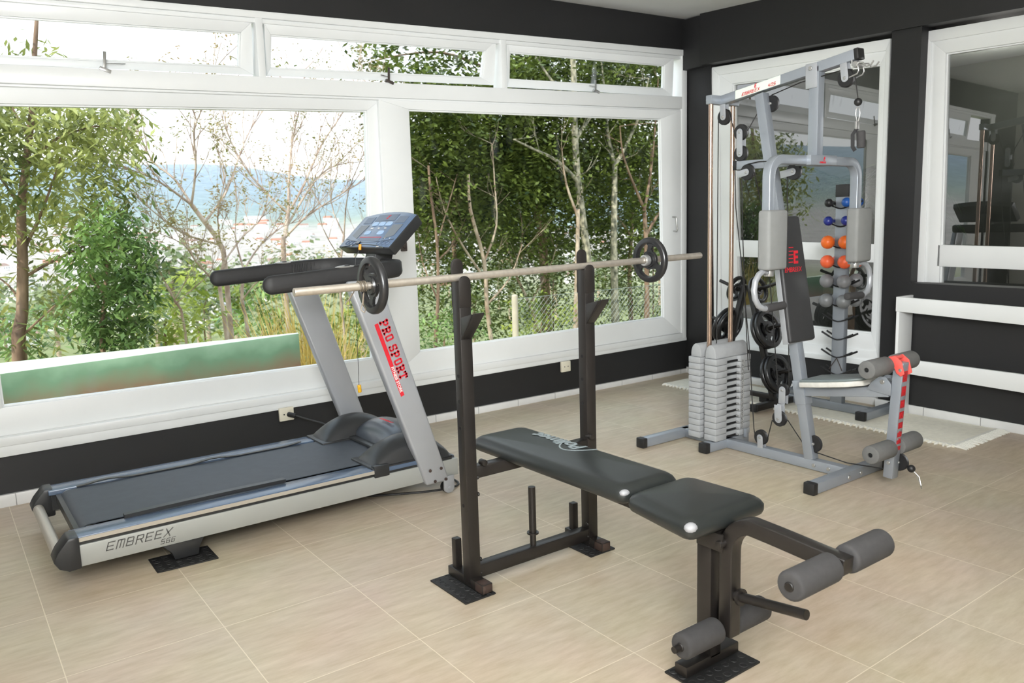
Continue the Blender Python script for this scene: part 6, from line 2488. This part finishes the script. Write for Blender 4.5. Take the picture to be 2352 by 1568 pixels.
def house_mesh(name, roof, w, d, h, rh):
    mb = MB()
    mb.box((-w / 2, -d / 2, -4), (w / 2, d / 2, h))
    mb.mi = 1
    o = 0.6
    if rh > 0.5:
        mb.prism([(-d / 2 - o, h), (d / 2 + o, h), (0, h + rh)], -w / 2 - o, w / 2 + o, 'x')
    else:
        mb.box((-w / 2 - .3, -d / 2 - .3, h), (w / 2 + .3, d / 2 + .3, h + rh))
    mb.mi = 2
    for i in range(3):
        x = -w / 2 + w * (i + .5) / 3
        mb.box((x - .7, -d / 2 - .05, h * .35), (x + .7, -d / 2 + .02, h * .35 + 1.4))
    return obj(name, mb, [M['house_white'], roof, M['silver_dark']], None, smooth=0)


hp_ = [house_mesh('house', M['roof_red'], 11, 8, 5, 2.6), house_mesh('house', M['roof_brown'], 13, 9, 4, 2.4), house_mesh('house', M['roof_pale'], 14, 10, 8, 0.4)]
hl = ['white house with a terracotta roof in the hazy valley', 'white house with a dusty brown roof in the hazy valley', 'white flat-roofed block in the hazy valley']
hg = ['terracotta roofed valley houses', 'brown roofed valley houses', 'flat roofed valley blocks']
used = [False] * 3
rnd = random.Random(5)
cnt = 0
taken = []
while cnt < 300:
    px = rnd.uniform(-150, 1560)
    y = rnd.uniform(430, 1700) if rnd.random() < .88 else rnd.uniform(260, 430)
    p = at(px, 600, y)
    x = p.x
    s = rnd.uniform(.5, .9) * (1 + max(0, y - 700) / 1200)
    if any((x - a_) ** 2 + (y - b_) ** 2 < (12 * (s + c_)) ** 2 for a_, b_, c_ in taken):
        continue
    taken.append((x, y, s))
    k = rnd.choice((0, 0, 1, 2, 2, 2))
    if used[k]:
        o = hp_[k].copy()
        COL.objects.link(o)
    else:
        o = hp_[k]
        used[k] = True
    o.location = (x, y, ground_z(x, y))
    o.rotation_euler = (0, 0, rnd.uniform(-1.2, 1.2))
    o.scale = (s, s, s)
    tag(o, hl[k], 'house', hg[k])
    cnt += 1

# -- beyond the side windows: added terrace with palms, walled in to keep the glass dark
mb = MB()
mb.quad((0.3, -7.0, -0.02), (3.5, -7.0, -0.02), (3.5, -0.1, -0.02), (0.3, -0.1, -0.02))
o = obj('terrace_floor', mb, pbr('terrace_boards', srgb(96, 86, 76), 0.7, var=0.15, scale=5), smooth=0, fix=False)
o['kind'] = 'structure'
mb = MB()
mb.box((0.26, -7.0, 2.62), (3.5, -0.02, 2.72))
o = obj('added_dark_ceiling', mb, pbr('terrace_ceiling_grey', srgb(120, 122, 120), 0.8), smooth=0)
o['kind'] = 'structure'
mb = MB()
mb.box((3.4, -7.0, -0.02), (3.5, -0.02, 2.62))
mb.box((0.3, -0.10, -0.02), (3.4, -0.02, 2.62))
o = obj('added_dark_wall', mb, pbr('terrace_dark_wall', srgb(58, 60, 54), 0.8, var=0.25, scale=1.5), smooth=0)
o['kind'] = 'structure'


def palm(x, y, z, h, n, fl, label):
    root = thing('palm', (x, y, z), label, 'palm', 'palms on the terrace')
    mb = MB()
    mb.tube([(x, y, z), (x + .03, y, z + h * .5), (x, y + .02, z + h)], [.06, .05, .04], 10)
    obj('trunk', mb, M['bark_mid'], root)
    mb = MB()
    top = Vector((x, y + .02, z + h))
    for i in range(n):
        a = 2 * PI * i / n + rnd.uniform(-.2, .2)
        el = rnd.uniform(.25, 1.1)
        pts = []
        for k in range(9):
            t = k / 8
            pts.append(top + Vector((math.cos(a) * fl * t * math.cos(el * .6), math.sin(a) * fl * t * math.cos(el * .6), fl * (t * math.sin(el) - .75 * t * t))))
        mb.tube(pts, [.009 * (1 - .8 * k / 8) for k in range(9)], 4)
        for k in range(1, 9):
            for q in range(4):
                t = (k - 1 + q / 4) / 8
                i0 = min(7, int(t * 8))
                p = pts[i0].lerp(pts[i0 + 1], t * 8 - i0)
                d = (pts[i0 + 1] - pts[i0]).normalized()
                for s in (-1, 1):
                    sd = d.cross(Vector((0, 0, 1))).normalized() * s
                    e = p + sd * fl * .26 * (1 - .55 * t) + d * fl * .13 + Vector((0, 0, -fl * .07))
                    w = d * .009
                    mb._add([p - w, p + w, e], [(0, 1, 2)])
    obj('fronds', mb, M['palm'], root, smooth=0, fix=False)


palm(1.15, -0.75, -0.02, 1.45, 14, 0.85, 'palm with feathery fronds seen through the side window near the corner')
palm(1.9, -2.75, -0.02, 1.45, 13, 0.9, 'dark palm seen through the side window above the white rail')

# ================================================================== LIGHT
w = bpy.data.worlds.new('overcast_bright_sky')
scene.world = w
w.use_nodes = True
nt = w.node_tree
for n_ in list(nt.nodes):
    nt.nodes.remove(n_)
out = nt.nodes.new('ShaderNodeOutputWorld')
bg = nt.nodes.new('ShaderNodeBackground')
tc = nt.nodes.new('ShaderNodeTexCoord')
sx = nt.nodes.new('ShaderNodeSeparateXYZ')
rp = nt.nodes.new('ShaderNodeValToRGB')
nt.links.new(tc.outputs['Generated'], sx.inputs[0])
nt.links.new(sx.outputs['Z'], rp.inputs[0])
rp.color_ramp.elements[0].position = 0.0
rp.color_ramp.elements[0].color = (1.0, 1.0, 1.0, 1)
rp.color_ramp.elements[1].position = 0.7
rp.color_ramp.elements[1].color = (0.72, 0.86, 1.0, 1)
nt.links.new(rp.outputs[0], bg.inputs['Color'])
bg.inputs['Strength'].default_value = 1.95
nt.links.new(bg.outputs[0], out.inputs[0])


def lamp(name, kind, loc, energy, rot=None, color=(1, 1, 1), **kw):
    l = bpy.data.lights.new(name, kind)
    l.energy = energy
    l.color = color
    for k_, v_ in kw.items():
        setattr(l, k_, v_)
    o_ = bpy.data.objects.new(name, l)
    o_.location = loc
    if rot is not None:
        o_.rotation_euler = rot
    COL.objects.link(o_)
    return o_


sd = Vector((-0.72, -0.22, 0.66))
s_ = lamp('sun', 'SUN', (0, 0, 30), 3.7, color=(1.0, 0.95, 0.86), angle=0.012)
s_.rotation_euler = (-sd).to_track_quat('-Z', 'Y').to_euler()
# unseen fill lamps added behind and above the camera
lamp('overhead_fill', 'AREA', (-3.4, -3.4, 2.42), 2, rot=(0, 0, 0), color=(0.98, 0.99, 1.0), shape='RECTANGLE', size=2.2, size_y=1.6)  # weak fill added under the ceiling
fl_ = lamp('flash_fill', 'AREA', (-5.3, -5.1, 1.55), 54, color=(0.97, 0.99, 1.0), shape='RECTANGLE', size=1.4, size_y=1.1)  # area lamp added for fill, in place of flash light
fl_.rotation_euler = Vector((0.66, 0.75, 0.06)).to_track_quat('-Z', 'Y').to_euler()
ul_ = lamp('upward_fill', 'AREA', (-5.25, -4.5, 1.85), 165, color=(0.98, 0.99, 1.0), shape='RECTANGLE', size=1.6, size_y=1.0)  # added to brighten the ceiling and upper walls
ul_.rotation_euler = Vector((0.70, 0.56, 0.9)).to_track_quat('-Z', 'Y').to_euler()
sp_ = lamp('corner_fill', 'SPOT', (-4.9, -5.1, 2.0), 600, color=(0.97, 0.99, 1.0), shadow_soft_size=0.45, spot_size=math.radians(50), spot_blend=1.0)  # fill added for the gym corner and the walls behind it
sp_.rotation_euler = (Vector((-0.9, -0.3, 0.75)) - Vector((-4.9, -5.1, 2.0))).to_track_quat('-Z', 'Y').to_euler()
lamp('palm_fill', 'POINT', (2.6, -1.2, 2.3), 40, color=(1.0, 0.97, 0.9), shadow_soft_size=0.15)  # added to lift the palms behind the side glass

scene.view_settings.view_transform = 'Standard'
scene.view_settings.look = 'None'
scene.view_settings.exposure = 0.0
scene.view_settings.gamma = 1.0
scene.cycles.max_bounces = 7
scene.cycles.diffuse_bounces = 3
scene.cycles.glossy_bounces = 3
scene.cycles.transmission_bounces = 4
scene.cycles.transparent_max_bounces = 12
scene.cycles.caustics_reflective = False
scene.cycles.caustics_refractive = False
scene.cycles.sample_clamp_indirect = 6.0
